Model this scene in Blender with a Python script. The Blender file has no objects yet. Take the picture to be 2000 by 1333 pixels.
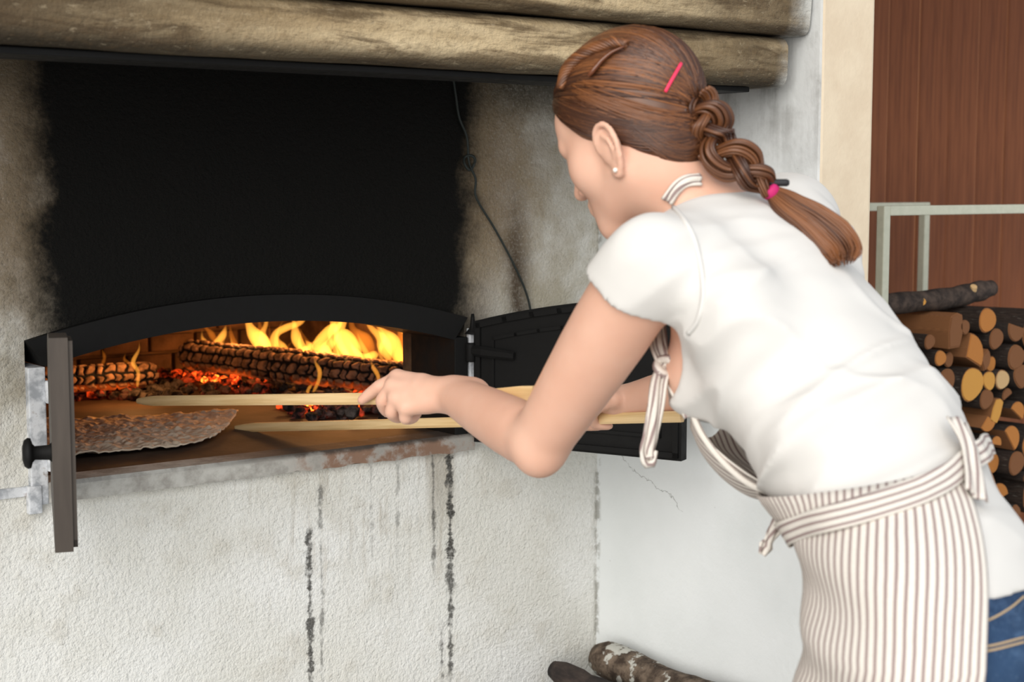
import bpy, bmesh, math, random
import numpy as np
from mathutils import Matrix, Vector
from mathutils.bvhtree import BVHTree

SC = bpy.context.scene
COL = SC.collection
random.seed(7)
RNG = np.random.default_rng(11)

# ------------------------------------------------------------------ camera
FPX = 3000.0                                   # focal length in pixels of a 2000 px wide frame
TILT = math.atan((666.5 - 365.0) / FPX)        # horizon lies at y = 365
ct, st = math.cos(TILT), math.sin(TILT)
CAM = np.array([0.0, 0.0, 1.40])
RIGHT = np.array([0.8, -0.6, 0.0])
LEVEL = np.array([0.6, 0.8, 0.0])
FWD = LEVEL * ct + np.array([0, 0, -st])
UP = LEVEL * st + np.array([0, 0, ct])

def ray(u, v):
    return FWD + RIGHT * ((u - 1000.0) / FPX) + UP * (-(v - 666.5) / FPX)

def P(u, v, z):
    """pixel (of the 2000x1333 frame) and distance along the camera axis -> world point"""
    return CAM + ray(u, v) * z

def on_plane(u, v, axis, value):
    d = ray(u, v)
    return CAM + d * ((value - CAM[axis]) / d[axis])

cam_data = bpy.data.cameras.new('camera')
cam = bpy.data.objects.new('camera', cam_data)
COL.objects.link(cam)
M = Matrix.Identity(4)
for i in range(3):
    M[i][0], M[i][1], M[i][2], M[i][3] = RIGHT[i], UP[i], -FWD[i], CAM[i]
cam.matrix_world = M
cam_data.sensor_width = 36.0
cam_data.lens = 36.0 * FPX / 2000.0
cam_data.clip_start = 0.05
cam_data.dof.use_dof = True
cam_data.dof.focus_distance = 2.55
cam_data.dof.aperture_fstop = 5.6
SC.camera = cam

# ------------------------------------------------------------------ light: overcast daylight
world = bpy.data.worlds.new('overcast_sky')
SC.world = world
world.use_nodes = True
bg = world.node_tree.nodes['Background']
bg.inputs['Color'].default_value = (0.86, 0.93, 1.0, 1)
bg.inputs['Strength'].default_value = 0.80
sun_d = bpy.data.lights.new('daylight_sun', 'SUN')
sun_d.energy = 3.0
sun_d.angle = math.radians(60)
sun_d.color = (1.0, 0.95, 0.88)
sun = bpy.data.objects.new('daylight_sun', sun_d)
COL.objects.link(sun)
sdir = Vector((0.80, 0.62, -0.42)).normalized()         # direction the light travels
sun.rotation_euler = sdir.to_track_quat('-Z', 'Y').to_euler()
sun.location = (-2, -3, 4)
vs = SC.view_settings
vs.view_transform = 'Standard'
vs.look = 'None'
vs.gamma = 1.0
vs.use_curve_mapping = False
vs.exposure = 0.26

# ------------------------------------------------------------------ helpers
def link(o, parent=None):
    COL.objects.link(o)
    if parent is not None:
        o.parent = parent
    return o

def mesh_obj(name, verts, faces, mats, parent=None, smooth=False, uv=None, fmat=None, attrs=None):
    me = bpy.data.meshes.new(name)
    verts = np.asarray(verts, dtype=np.float32)
    if isinstance(faces, np.ndarray):
        faces = faces.tolist()
    me.from_pydata(verts.tolist(), [], faces)
    if not isinstance(mats, (list, tuple)):
        mats = [mats]
    for m in mats:
        me.materials.append(m)
    if fmat is not None:
        me.polygons.foreach_set('material_index', np.asarray(fmat, dtype=np.int32))
    if uv is not None:
        lay = me.uv_layers.new(name='UVMap')
        li = np.empty(len(me.loops), dtype=np.int32)
        me.loops.foreach_get('vertex_index', li)
        lay.data.foreach_set('uv', np.asarray(uv, dtype=np.float32)[li].ravel())
    if attrs:
        for k, a in attrs.items():
            at = me.attributes.new(k, 'FLOAT', 'POINT')
            at.data.foreach_set('value', np.asarray(a, dtype=np.float32))
    if smooth:
        me.polygons.foreach_set('use_smooth', np.ones(len(me.polygons), dtype=bool))
    me.update()
    o = bpy.data.objects.new(name, me)
    return link(o, parent)

def bm_obj(name, bm, mats, parent=None, smooth=False):
    me = bpy.data.meshes.new(name)
    bm.normal_update()
    bm.to_mesh(me)
    bm.free()
    if not isinstance(mats, (list, tuple)):
        mats = [mats]
    for m in mats:
        me.materials.append(m)
    if smooth:
        me.polygons.foreach_set('use_smooth', np.ones(len(me.polygons), dtype=bool))
    o = bpy.data.objects.new(name, me)
    return link(o, parent)

def tag(o, label=None, cat=None, group=None, kind=None):
    if label: o['label'] = label
    if cat: o['category'] = cat
    if group: o['group'] = group
    if kind: o['kind'] = kind
    return o

def empty(name, loc, parent=None):
    o = bpy.data.objects.new(name, None)
    o.empty_display_size = 0.05
    o.location = tuple(float(c) for c in loc)
    link(o, parent)
    bpy.context.view_layer.update()
    return o

def under(o, root):
    """parent o (built in world coordinates) to root, which may be moved"""
    o.parent = root
    o.matrix_parent_inverse = root.matrix_world.inverted()
    return o

def add_box(bm, lo, hi, bevel=0.0, mi=0):
    vs_ = [bm.verts.new((x, y, z)) for x in (lo[0], hi[0]) for y in (lo[1], hi[1]) for z in (lo[2], hi[2])]
    fs = []
    for q in ((0, 1, 3, 2), (4, 6, 7, 5), (0, 4, 5, 1), (2, 3, 7, 6), (0, 2, 6, 4), (1, 5, 7, 3)):
        f = bm.faces.new([vs_[i] for i in q])
        f.material_index = mi
        fs.append(f)
    if bevel > 0:
        es = list({e for f in fs for e in f.edges})
        bmesh.ops.bevel(bm, geom=es, offset=bevel, segments=2, affect='EDGES', profile=0.6)
    return vs_

def unit(v):
    v = np.asarray(v, float)
    return v / (np.linalg.norm(v) + 1e-12)

def catmull(pts, n):
    pts = np.asarray(pts, float)
    Q = np.vstack([2 * pts[0] - pts[1], pts, 2 * pts[-1] - pts[-2]])
    out = []
    m = len(pts) - 1
    ts = np.linspace(0, m, n)
    for t in ts:
        i = min(int(t), m - 1)
        f = t - i
        p0, p1, p2, p3 = Q[i], Q[i + 1], Q[i + 2], Q[i + 3]
        out.append(0.5 * ((2 * p1) + (-p0 + p2) * f + (2 * p0 - 5 * p1 + 4 * p2 - p3) * f * f + (-p0 + 3 * p1 - 3 * p2 + p3) * f ** 3))
    return np.array(out)

def frames(path, up0=None):
    path = np.asarray(path, float)
    T = np.gradient(path, axis=0)
    T /= np.linalg.norm(T, axis=1)[:, None] + 1e-12
    a = np.array([0, 0, 1.0]) if up0 is None else np.asarray(up0, float)
    if abs(np.dot(a, T[0])) > 0.95:
        a = np.array([1.0, 0, 0])
    Ns, Bs = [], []
    n = unit(a - T[0] * np.dot(a, T[0]))
    for t in T:
        n = unit(n - t * np.dot(n, t))
        Ns.append(n)
        Bs.append(np.cross(t, n))
    return T, np.array(Ns), np.array(Bs)

def tube(path, rad, seg=8, flat=1.0, up0=None, cap=True, base=0):
    """(verts, faces): tube along path; rad scalar or array; flat = width along the second axis / width along up0"""
    path = np.asarray(path, float)
    n = len(path)
    rad = np.broadcast_to(np.asarray(rad, float), (n,))
    T, Nn, Bn = frames(path, up0)
    ang = np.linspace(0, 2 * np.pi, seg, endpoint=False)
    V = path[:, None] + rad[:, None, None] * (np.cos(ang)[None, :, None] * Nn[:, None] + flat * np.sin(ang)[None, :, None] * Bn[:, None])
    V = V.reshape(-1, 3)
    F = []
    for i in range(n - 1):
        for j in range(seg):
            k = (j + 1) % seg
            F.append([base + i * seg + j, base + i * seg + k, base + (i + 1) * seg + k, base + (i + 1) * seg + j])
    if cap:
        F.append([base + j for j in range(seg)][::-1])
        F.append([base + (n - 1) * seg + j for j in range(seg)])
    return V, F

def join(parts):
    V, F, b = [], [], 0
    for v, f in parts:
        V.append(v)
        F += [[i + b for i in q] for q in f]
        b += len(v)
    return np.vstack(V), F

def noise3(p, scale=1.0, seed=0, octaves=3):
    """cheap smooth value noise in [-1, 1] on points (n,3)"""
    p = np.asarray(p, float) * scale
    out = np.zeros(p.shape[:-1])
    amp, tot = 1.0, 0.0
    for o in range(octaves):
        q = p * (2 ** o) + seed * 17.3 + o * 5.1
        i = np.floor(q).astype(np.int64)
        f = q - i
        f = f * f * (3 - 2 * f)
        acc = 0
        for dx in (0, 1):
            for dy in (0, 1):
                for dz in (0, 1):
                    h = (i[..., 0] + dx) * 374761393 + (i[..., 1] + dy) * 668265263 + (i[..., 2] + dz) * 2147483647
                    h = (h ^ (h >> 13)) * 1274126177
                    h = ((h ^ (h >> 16)) & 0xFFFF) / 32767.5 - 1
                    w = (f[..., 0] if dx else 1 - f[..., 0]) * (f[..., 1] if dy else 1 - f[..., 1]) * (f[..., 2] if dz else 1 - f[..., 2])
                    acc = acc + h * w
        out += amp * acc
        tot += amp
        amp *= 0.5
    return out / tot

# ------------------------------------------------------------------ node material builder
class E:
    def __init__(s, b, k): s.b, s.k = b, k
    def _m(s, op, o, rev=False):
        a, c = (o, s) if rev else (s, o)
        return s.b.math(op, a, c)
    def __add__(s, o): return s._m('ADD', o)
    __radd__ = __add__
    def __mul__(s, o): return s._m('MULTIPLY', o)
    __rmul__ = __mul__
    def __sub__(s, o): return s._m('SUBTRACT', o)
    def __rsub__(s, o): return s._m('SUBTRACT', o, True)
    def __truediv__(s, o): return s._m('DIVIDE', o)
    def max(s, o): return s._m('MAXIMUM', o)
    def min(s, o): return s._m('MINIMUM', o)
    def pow(s, o): return s._m('POWER', o)
    def abs(s): return s.b.math('ABSOLUTE', s, 0)
    def sin(s): return s.b.math('SINE', s, 0)
    def frac(s): return s.b.math('FRACT', s, 0)

class B:
    def __init__(s, name):
        s.m = bpy.data.materials.new(name)
        s.m.use_nodes = True
        s.t = s.m.node_tree
        s.bsdf = s.t.nodes['Principled BSDF']
        s.out = s.t.nodes['Material Output']
    def n(s, kind): return s.t.nodes.new(kind)
    def put(s, sock, val):
        if isinstance(val, E): s.t.links.new(val.k, sock)
        elif hasattr(val, 'is_output'): s.t.links.new(val, sock)
        else:
            if hasattr(sock.default_value, '__len__') and len(sock.default_value) == 4 and len(val) == 3:
                val = (*val, 1)
            sock.default_value = val
    def math(s, op, a, c):
        nd = s.n('ShaderNodeMath'); nd.operation = op
        s.put(nd.inputs[0], a); s.put(nd.inputs[1], c)
        return E(s, nd.outputs[0])
    def coord(s, which='Object'):
        return s.n('ShaderNodeTexCoord').outputs[which]
    def xyz(s, vec):
        nd = s.n('ShaderNodeSeparateXYZ'); s.t.links.new(vec, nd.inputs[0])
        return [E(s, o) for o in nd.outputs]
    def scale(s, vec, sc, loc=(0, 0, 0), rot=(0, 0, 0)):
        nd = s.n('ShaderNodeMapping'); s.t.links.new(vec, nd.inputs[0])
        nd.inputs['Scale'].default_value = sc; nd.inputs['Location'].default_value = loc
        nd.inputs['Rotation'].default_value = rot
        return nd.outputs[0]
    def noise(s, vec, sc, det=4, rough=0.55, dist=0.0):
        nd = s.n('ShaderNodeTexNoise'); s.t.links.new(vec, nd.inputs['Vector'])
        nd.inputs['Scale'].default_value = sc; nd.inputs['Detail'].default_value = det
        nd.inputs['Roughness'].default_value = rough; nd.inputs['Distortion'].default_value = dist
        return E(s, nd.outputs[0])
    def voro(s, vec, sc, feat='F1', out='Distance'):
        nd = s.n('ShaderNodeTexVoronoi'); s.t.links.new(vec, nd.inputs['Vector'])
        nd.feature = feat
        nd.inputs['Scale'].default_value = sc
        return E(s, nd.outputs[out])
    def ss(s, x, a, c, lo=0.0, hi=1.0):
        nd = s.n('ShaderNodeMapRange'); nd.interpolation_type = 'SMOOTHSTEP'
        s.put(nd.inputs[0], x)
        if a > c: a, c, lo, hi = c, a, hi, lo
        nd.inputs[1].default_value = a; nd.inputs[2].default_value = c
        nd.inputs[3].default_value = lo; nd.inputs[4].default_value = hi
        return E(s, nd.outputs[0])
    def band(s, x, a, c, soft):
        return s.ss(x, a - soft, a + soft) * s.ss(x, c + soft, c - soft)
    def mix(s, f, a, c):
        nd = s.n('ShaderNodeMix'); nd.data_type = 'RGBA'
        s.put(nd.inputs[0], f); s.put(nd.inputs[6], a); s.put(nd.inputs[7], c)
        return nd.outputs[2]
    def attr(s, name):
        nd = s.n('ShaderNodeAttribute'); nd.attribute_name = name
        return E(s, nd.outputs['Fac'])
    def bump(s, h, strength=0.3, dist=0.005):
        nd = s.n('ShaderNodeBump'); nd.inputs['Strength'].default_value = strength
        nd.inputs['Distance'].default_value = dist
        s.put(nd.inputs['Height'], h)
        s.t.links.new(nd.outputs[0], s.bsdf.inputs['Normal'])
    def done(s, color=None, rough=0.8, metal=0.0, spec=0.5, **kw):
        if color is not None: s.put(s.bsdf.inputs['Base Color'], color)
        s.put(s.bsdf.inputs['Roughness'], rough)
        s.put(s.bsdf.inputs['Metallic'], metal)
        s.put(s.bsdf.inputs['Specular IOR Level'], spec)
        for k, v in kw.items():
            s.put(s.bsdf.inputs[k.replace('_', ' ')], v)
        return s.m

def plaster_oven():
    b = B('oven_plaster')
    c = b.coord(); x, y, z = b.xyz(c)
    big = b.noise(c, 3.0, 4); mid = b.noise(c, 14.0, 5, 0.6); fine = b.noise(c, 120.0, 3, 0.6)
    base = b.mix(b.ss(big, 0.35, 0.7), (0.70, 0.69, 0.635), (0.81, 0.81, 0.785))
    base = b.mix(b.ss(mid, 0.52, 0.72) * 0.5, base, (0.56, 0.53, 0.46))
    # yellowed toward the oven and hood
    base = b.mix(b.ss(z, 0.82, 1.05) * b.ss(mid, 0.25, 0.7) * 0.75, base, (0.43, 0.39, 0.29))
    # brown smoke tint on the upper wall right of the mouth
    tint = b.ss(z, 1.10, 1.34) * b.ss(x, 2.06, 1.74) * b.ss(big + mid * 0.6, 0.45, 0.85)
    base = b.mix(tint * 0.85, base, (0.24, 0.165, 0.09))
    strip = b.band(x + (mid - 0.5) * 0.05 + (z - 1.15) * 0.08, 1.80, 1.845, 0.03) * b.ss(z, 1.50, 1.22) * b.ss(z, 1.08, 1.14)
    base = b.mix(strip * b.ss(fine + mid, 0.62, 1.0) * 0.95, base, (0.050, 0.028, 0.015))
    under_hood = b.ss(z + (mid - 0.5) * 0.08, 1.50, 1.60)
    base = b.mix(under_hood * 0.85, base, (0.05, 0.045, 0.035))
    # soot speckle beside the frame at the left
    spk = b.ss(x, 0.86, 0.74) * b.ss(z, 0.98, 1.2) * b.ss(mid * 0.7 + fine * 0.6, 0.62, 0.85)
    base = b.mix(spk * 0.7, base, (0.12, 0.10, 0.06))
    # drips below the sill
    st_ = b.scale(c, (1.0, 1.0, 0.10))
    dn = b.noise(st_, 60.0, 4, 0.7)
    wig = (b.noise(c, 9.0, 2) - 0.5) * 0.012
    brk = b.noise(c, 26.0, 3, 0.7)
    wn = b.noise(b.scale(c, (0.5, 0.5, 1.0)), 38.0, 5, 0.7)
    def drip(x0, w, z0, z1, dark, thr=0.42):
        half_w = (b.ss(wn, 0.28, 0.72) * 1.7 + 0.12) * w
        core = b.ss(half_w - (x + wig - x0).abs(), -0.0022, 0.0030)
        return core * b.ss(z + (brk - 0.5) * 0.12, z0 - 0.04, z0 + 0.08) * b.ss(z, z1 + 0.012, z1 - 0.004) * b.ss(brk, thr - 0.10, thr + 0.14) * dark
    d = drip(1.650, 0.0085, 0.62, 0.894, 1.0, 0.30)
    d = d.max(drip(1.650, 0.006, 0.36, 0.66, 0.9, 0.40))
    d = d.max(drip(1.612, 0.0035, 0.66, 0.894, 0.85, 0.36))
    d = d.max(drip(1.342, 0.0065, 0.38, 0.78, 0.95, 0.40))
    d = d.max(drip(1.366, 0.0035, 0.48, 0.86, 0.7, 0.46))
    d = d.max(drip(1.475, 0.003, 0.66, 0.88, 0.45, 0.44))
    d = d.max(drip(1.53, 0.004, 0.70, 0.89, 0.5, 0.44))
    d = d.max(drip(1.63, 0.005, 0.30, 0.56, 0.8, 0.46))
    wash = b.ss(z, 0.45, 0.88) * b.ss(z, 0.90, 0.893) * b.ss(dn, 0.5, 0.72) * b.band(x, 1.2, 1.72, 0.08)
    base = b.mix(wash * 0.55, base, (0.36, 0.31, 0.24))
    sides = b.band(x, 1.60, 1.66, 0.012) * b.ss(z, 0.7, 0.85) * b.ss(z, 0.90, 0.893) * 0.55
    base = b.mix(sides, base, (0.30, 0.25, 0.18))
    base = b.mix(d * b.ss(fine, 0.18, 0.5), base, (0.055, 0.053, 0.048))
    # thin dark line in the corner at the right
    cor = b.ss(x + wig * 0.4, 2.008, 2.018) * b.ss(brk, 0.40, 0.55)
    base = b.mix(cor * 0.6, base, (0.22, 0.21, 0.17))
    base = b.mix(b.ss(fine, 0.45, 0.75) * 0.22, base, (0.42, 0.40, 0.35))
    base = b.mix(b.ss(b.noise(c, 200.0, 3, 0.6), 0.5, 0.8) * 0.25, base, (0.88, 0.87, 0.83))
    pock = b.ss(b.voro(c, 55.0), 0.10, 0.04) * b.ss(mid, 0.5, 0.62)
    base = b.mix(pock * 0.6, base, (0.2, 0.18, 0.14))
    # black soot above the arch
    wob = (mid - 0.5) * 0.10 + (fine - 0.5) * 0.035 + (big - 0.5) * 0.05
    xl = b.ss(x + wob, 0.815, 0.895)
    xr = b.ss(x + wob + (z - 1.2) * -0.04, 1.745, 1.66)
    soot = xl * xr * b.ss(z, 1.00, 1.13)
    brown = b.ss(x + wob, 0.74, 0.86) * b.ss(x + wob, 1.82, 1.69) * b.ss(z, 1.0, 1.13)
    base = b.mix(brown * 0.75, base, (0.16, 0.12, 0.075))
    base = b.mix(soot, base, (0.0065, 0.0062, 0.0055))
    b.bump(fine * 0.9 + mid * 1.2 + b.noise(c, 260.0, 3) * 0.4, 0.8, 0.006)
    return b.done(base, 0.93, 0, 0.15)

def plaster_side():
    b = B('whitewashed_plaster')
    c = b.coord(); x, y, z = b.xyz(c)
    big = b.noise(c, 2.5, 4); mid = b.noise(c, 12.0, 5, 0.6); fine = b.noise(c, 90.0, 3)
    base = b.mix(b.ss(big, 0.35, 0.65), (0.74, 0.77, 0.77), (0.82, 0.845, 0.85))
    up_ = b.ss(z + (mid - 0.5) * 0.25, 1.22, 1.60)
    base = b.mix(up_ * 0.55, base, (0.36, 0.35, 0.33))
    streak = b.noise(b.scale(c, (1, 1, 0.12)), 40.0, 3, 0.6)
    base = b.mix(b.ss(z, 1.35, 1.62) * b.ss(streak * 0.4 + mid * 0.6, 0.46, 0.66) * 0.6, base, (0.14, 0.13, 0.115))
    # hairline crack and small scuffs
    path = (y - 2.36) * 0.42 + 0.865 + (b.noise(c, 14.0, 4, 0.7) - 0.5) * 0.10
    crack = b.ss((z - path).abs(), 0.0022, 0.0008) * b.ss(y, 2.12, 2.16) * b.ss(mid, 0.40, 0.48)
    base = b.mix(crack * 0.75, base, (0.33, 0.34, 0.33))
    spec = b.ss(b.voro(b.scale(c, (1, 1, 1.8)), 22.0), 0.07, 0.03) * b.ss(mid, 0.56, 0.62)
    base = b.mix(spec * 0.5, base, (0.42, 0.43, 0.42))
    cor = b.ss(y + (mid - 0.5) * 0.01, 2.385, 2.397) * b.ss(b.noise(c, 26.0, 3, 0.7), 0.42, 0.56)
    base = b.mix(cor * 0.6, base, (0.20, 0.19, 0.15))
    b.bump(fine * 0.5 + mid, 0.35, 0.004)
    return b.done(base, 0.9, 0, 0.2)

def plaster_cream():
    b = B('cream_painted_plaster')
    c = b.coord()
    mid = b.noise(c, 12.0, 5, 0.6); fine = b.noise(c, 90.0, 3)
    base = b.mix(b.ss(mid, 0.3, 0.7), (0.60, 0.49, 0.36), (0.66, 0.555, 0.415))
    b.bump(fine * 0.5 + mid, 0.3, 0.004)
    return b.done(base, 0.88, 0, 0.2)

def hood_mat():
    b = B('sooty_hood_plaster')
    c = b.coord(); x, y, z = b.xyz(c)
    sv = b.scale(c, (0.16, 1.0, 1.0))
    st1 = b.noise(sv, 30.0, 6, 0.65, 0.4); st2 = b.noise(sv, 9.0, 5, 0.6); blot = b.noise(c, 7.0, 5, 0.6)
    fine = b.noise(c, 110.0, 3)
    base = b.mix(b.ss(st2, 0.35, 0.65), (0.33, 0.235, 0.125), (0.60, 0.475, 0.295))
    base = b.mix(b.ss(st1, 0.46, 0.62) * 0.85, base, (0.10, 0.066, 0.034))
    # heavier smoke over the mouth at the left and at the right end
    left = b.ss(x, 1.25, 0.55)
    right = b.ss(x, 1.50, 1.95)
    base = b.mix((left * 0.95 + right * 0.8) * b.ss(blot + st1 * 0.5, 0.30, 0.72), base, (0.055, 0.036, 0.02))
    rim = b.ss(z + (st1 - 0.5) * 0.04, 1.605, 1.575)
    base = b.mix(rim * 0.85, base, (0.03, 0.024, 0.016))
    rim2 = b.band(z + (st1 - 0.5) * 0.015, 1.650, 1.672, 0.006)
    base = b.mix(rim2 * 0.75, base, (0.05, 0.035, 0.02))
    grain = b.noise(b.scale(c, (0.4, 1, 1)), 130.0, 4, 0.7)
    base = b.mix(b.ss(grain, 0.50, 0.72) * 0.40, base, (0.12, 0.075, 0.036))
    base = b.mix(b.ss(grain, 0.42, 0.30) * 0.20, base, (0.62, 0.51, 0.34))
    pale = b.ss(x, 1.955, 2.0) * b.ss(blot, 0.35, 0.6)
    base = b.mix(pale * 0.7, base, (0.52, 0.53, 0.51))
    b.bump(fine * 0.6 + st1 * 1.0 + blot * 0.8 + grain * 0.6, 0.8, 0.006)
    return b.done(base, 0.9, 0, 0.2)

def soot_mat():
    b = B('black_soot')
    c = b.coord(); n_ = b.noise(c, 30.0, 5)
    b.bump(n_, 0.5, 0.004)
    return b.done(b.mix(n_, (0.006, 0.006, 0.005), (0.012, 0.011, 0.01)), 0.95, 0, 0.1)

def iron_mat():
    b = B('black_iron')
    c = b.coord(); n_ = b.noise(c, 45.0, 5)
    b.bump(n_, 0.25, 0.002)
    return b.done(b.mix(n_, (0.0055, 0.0055, 0.0055), (0.012, 0.0115, 0.011)), b.ss(n_, 0.3, 0.7, 0.6, 0.8), 0.1, 0.18)

def door_edge_mat():
    b = B('worn_brown_iron')
    c = b.coord(); n_ = b.noise(b.scale(c, (1, 1, 0.15)), 60.0, 5)
    b.bump(n_, 0.2, 0.002)
    return b.done(b.mix(n_, (0.045, 0.036, 0.030), (0.085, 0.068, 0.055)), 0.5, 0.35, 0.4)

def galv_mat():
    b = B('pale_painted_steel')
    c = b.coord(); x, y, z = b.xyz(c)
    n_ = b.noise(c, 40.0, 5, 0.6)
    base = b.mix(b.ss(n_, 0.35, 0.6), (0.36, 0.38, 0.41), (0.72, 0.74, 0.77))
    base = b.mix(b.ss(n_, 0.60, 0.70) * 0.6, base, (0.20, 0.12, 0.07))
    b.bump(n_, 0.25, 0.002)
    return b.done(base, 0.6, 0.1, 0.4)

def sill_mat():
    b = B('rusty_sill')
    c = b.coord(); x, y, z = b.xyz(c)
    n_ = b.noise(c, 24.0, 5, 0.65); f = b.noise(c, 90.0, 4)
    base = b.mix(b.ss(n_, 0.35, 0.65), (0.33, 0.31, 0.28), (0.55, 0.54, 0.50))
    rust = b.ss(x + (n_ - 0.5) * 0.3, 1.28, 1.42) * b.ss(n_, 0.40, 0.60)
    base = b.mix(rust * 0.85, base, (0.20, 0.085, 0.035))
    base = b.mix(b.ss(z + (n_ - 0.5) * 0.02, 0.917, 0.927) * b.ss(x, 1.05, 1.35), base, (0.07, 0.055, 0.045))
    b.bump(n_ + f * 0.5, 0.5, 0.004)
    return b.done(base, 0.8, 0.1, 0.3)

def brick_dark():
    b = B('fire_blackened_brick')
    c = b.coord()
    n_ = b.noise(c, 12.0, 5); f = b.noise(c, 70.0, 4)
    base = b.mix(b.ss(n_, 0.35, 0.7), (0.06, 0.034, 0.020), (0.17, 0.095, 0.05))
    b.bump(n_ + f * 0.4, 0.6, 0.008)
    return b.done(base, 0.9, 0, 0.2)

def hearth_mat():
    b = B('baked_hearth_stone')
    c = b.coord()
    n_ = b.noise(c, 8.0, 5); f = b.noise(c, 80.0, 4)
    base = b.mix(b.ss(n_, 0.3, 0.7), (0.045, 0.028, 0.018), (0.095, 0.058, 0.036))
    b.bump(n_ * 0.6 + f * 0.4, 0.3, 0.004)
    return b.done(base, 0.75, 0, 0.3)

def concrete_mat():
    b = B('concrete')
    c = b.coord(); n_ = b.noise(c, 6.0, 6)
    b.bump(b.noise(c, 80.0, 4), 0.3, 0.004)
    return b.done(b.mix(n_, (0.36, 0.35, 0.33), (0.50, 0.49, 0.47)), 0.9)

def plank_mat():
    b = B('stained_pine_plank')
    c = b.coord()
    oi = b.n('ShaderNodeObjectInfo')
    rnd = E(b, oi.outputs['Random'])
    g = b.noise(b.scale(c, (1.0, 1.0, 0.05)), 70.0, 5, 0.6, 0.3)
    w = b.noise(b.scale(c, (1.0, 1.0, 0.22)), 9.0, 3)
    base = b.mix(b.ss(g, 0.3, 0.7), (0.120, 0.038, 0.015), (0.19, 0.064, 0.025))
    base = b.mix(b.ss(w, 0.55, 0.7) * 0.4, base, (0.12, 0.042, 0.022))
    kn = b.ss(b.voro(b.scale(c, (1.0, 0.3, 0.5)), 7.5), 0.075, 0.03)
    base = b.mix(kn * 0.85, base, (0.045, 0.016, 0.009))
    base = b.mix(rnd * 0.25, base, (0.22, 0.085, 0.042))
    b.bump(g, 0.15, 0.002)
    return b.done(base, 0.65, 0, 0.2)

def rackpaint_mat():
    b = B('grey_green_paint')
    c = b.coord(); n_ = b.noise(c, 60.0, 4)
    return b.done(b.mix(n_, (0.36, 0.37, 0.29), (0.50, 0.50, 0.41)), 0.5, 0.0, 0.4)

def bark_mat():
    b = B('dark_bark')
    c = b.coord()
    n_ = b.noise(b.scale(c, (1, 0.35, 1)), 45.0, 6, 0.65); v = b.noise(c, 14.0, 4)
    oi = b.n('ShaderNodeObjectInfo'); rnd = E(b, oi.outputs['Random'])
    base = b.mix(b.ss(n_, 0.35, 0.68), (0.016, 0.011, 0.009), (0.075, 0.052, 0.040))
    base = b.mix(b.ss(v, 0.62, 0.7) * 0.6, base, (0.24, 0.22, 0.19))
    base = b.mix(rnd * 0.35, base, (0.05, 0.045, 0.045))
    b.bump(n_, 0.8, 0.006)
    return b.done(base, 0.9, 0, 0.2)

def lichen_bark_mat():
    b = B('lichened_bark')
    c = b.coord()
    n_ = b.noise(c, 40.0, 6, 0.65); v = b.noise(c, 28.0, 4)
    base = b.mix(b.ss(n_, 0.35, 0.68), (0.05, 0.035, 0.026), (0.20, 0.15, 0.11))
    base = b.mix(b.ss(v, 0.57, 0.62), base, (0.52, 0.51, 0.46))
    b.bump(n_ + v * 0.5, 0.9, 0.006)
    return b.done(base, 0.9, 0, 0.2)

def cut_mat(name, c1, c2):
    b = B(name)
    c = b.coord()
    x, y, z = b.xyz(c)
    rr = (x * x + z * z).pow(0.5)
    n_ = b.noise(c, 30.0, 4)
    ring = ((rr * 900.0) + n_ * 5.0).sin()
    base = b.mix(b.ss(ring, -1.0, 1.0) * 0.5 + n_ * 0.5, c1, c2)
    b.bump(b.noise(c, 150.0, 3), 0.4, 0.003)
    return b.done(base, 0.85, 0, 0.2)

def stick_mat():
    b = B('pale_pine_stick')
    c = b.coord()
    g = b.noise(b.scale(c, (0.05, 1, 1)), 120.0, 5, 0.6, 0.2)
    base = b.mix(b.ss(g, 0.3, 0.7), (0.58, 0.38, 0.17), (0.74, 0.54, 0.29))
    kn = b.ss(b.voro(b.scale(c, (1, 0.2, 0.2)), 7.0), 0.06, 0.02)
    base = b.mix(kn * 0.7, base, (0.22, 0.11, 0.04))
    b.bump(g, 0.1, 0.001)
    return b.done(base, 0.55, 0, 0.35)

def bread_mat():
    b = B('baking_flatbread')
    c = b.coord()
    n_ = b.noise(c, 18.0, 5); f = b.voro(c, 70.0)
    base = b.mix(b.ss(n_, 0.35, 0.7), (0.70, 0.56, 0.42), (0.82, 0.69, 0.54))
    base = b.mix(b.ss(n_ + f * 0.3, 0.75, 0.95) * 0.6, base, (0.36, 0.20, 0.09))
    b.bump(f + b.noise(c, 120.0, 3) * 0.4, 0.8, 0.005)
    return b.done(base, 0.8, 0, 0.2)

def char_mat():
    b = B('charred_log')
    c = b.coord()
    g = b.attr('groove')
    glow = b.attr('glow')
    n_ = b.noise(c, 55.0, 4); m = b.noise(c, 9.0, 3)
    plate = b.mix(b.ss(n_, 0.3, 0.7), (0.10, 0.055, 0.032), (0.36, 0.21, 0.125))
    base = b.mix(b.ss(g, 0.15, 0.6), plate, (0.003, 0.0025, 0.0025))
    b.bump(n_, 0.5, 0.003)
    hot = glow * b.ss(m, 0.42, 0.62)
    return b.done(base, 0.85, 0, 0.3, Emission_Color=(1.0, 0.12, 0.01, 1), Emission_Strength=hot * 0.7)

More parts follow.
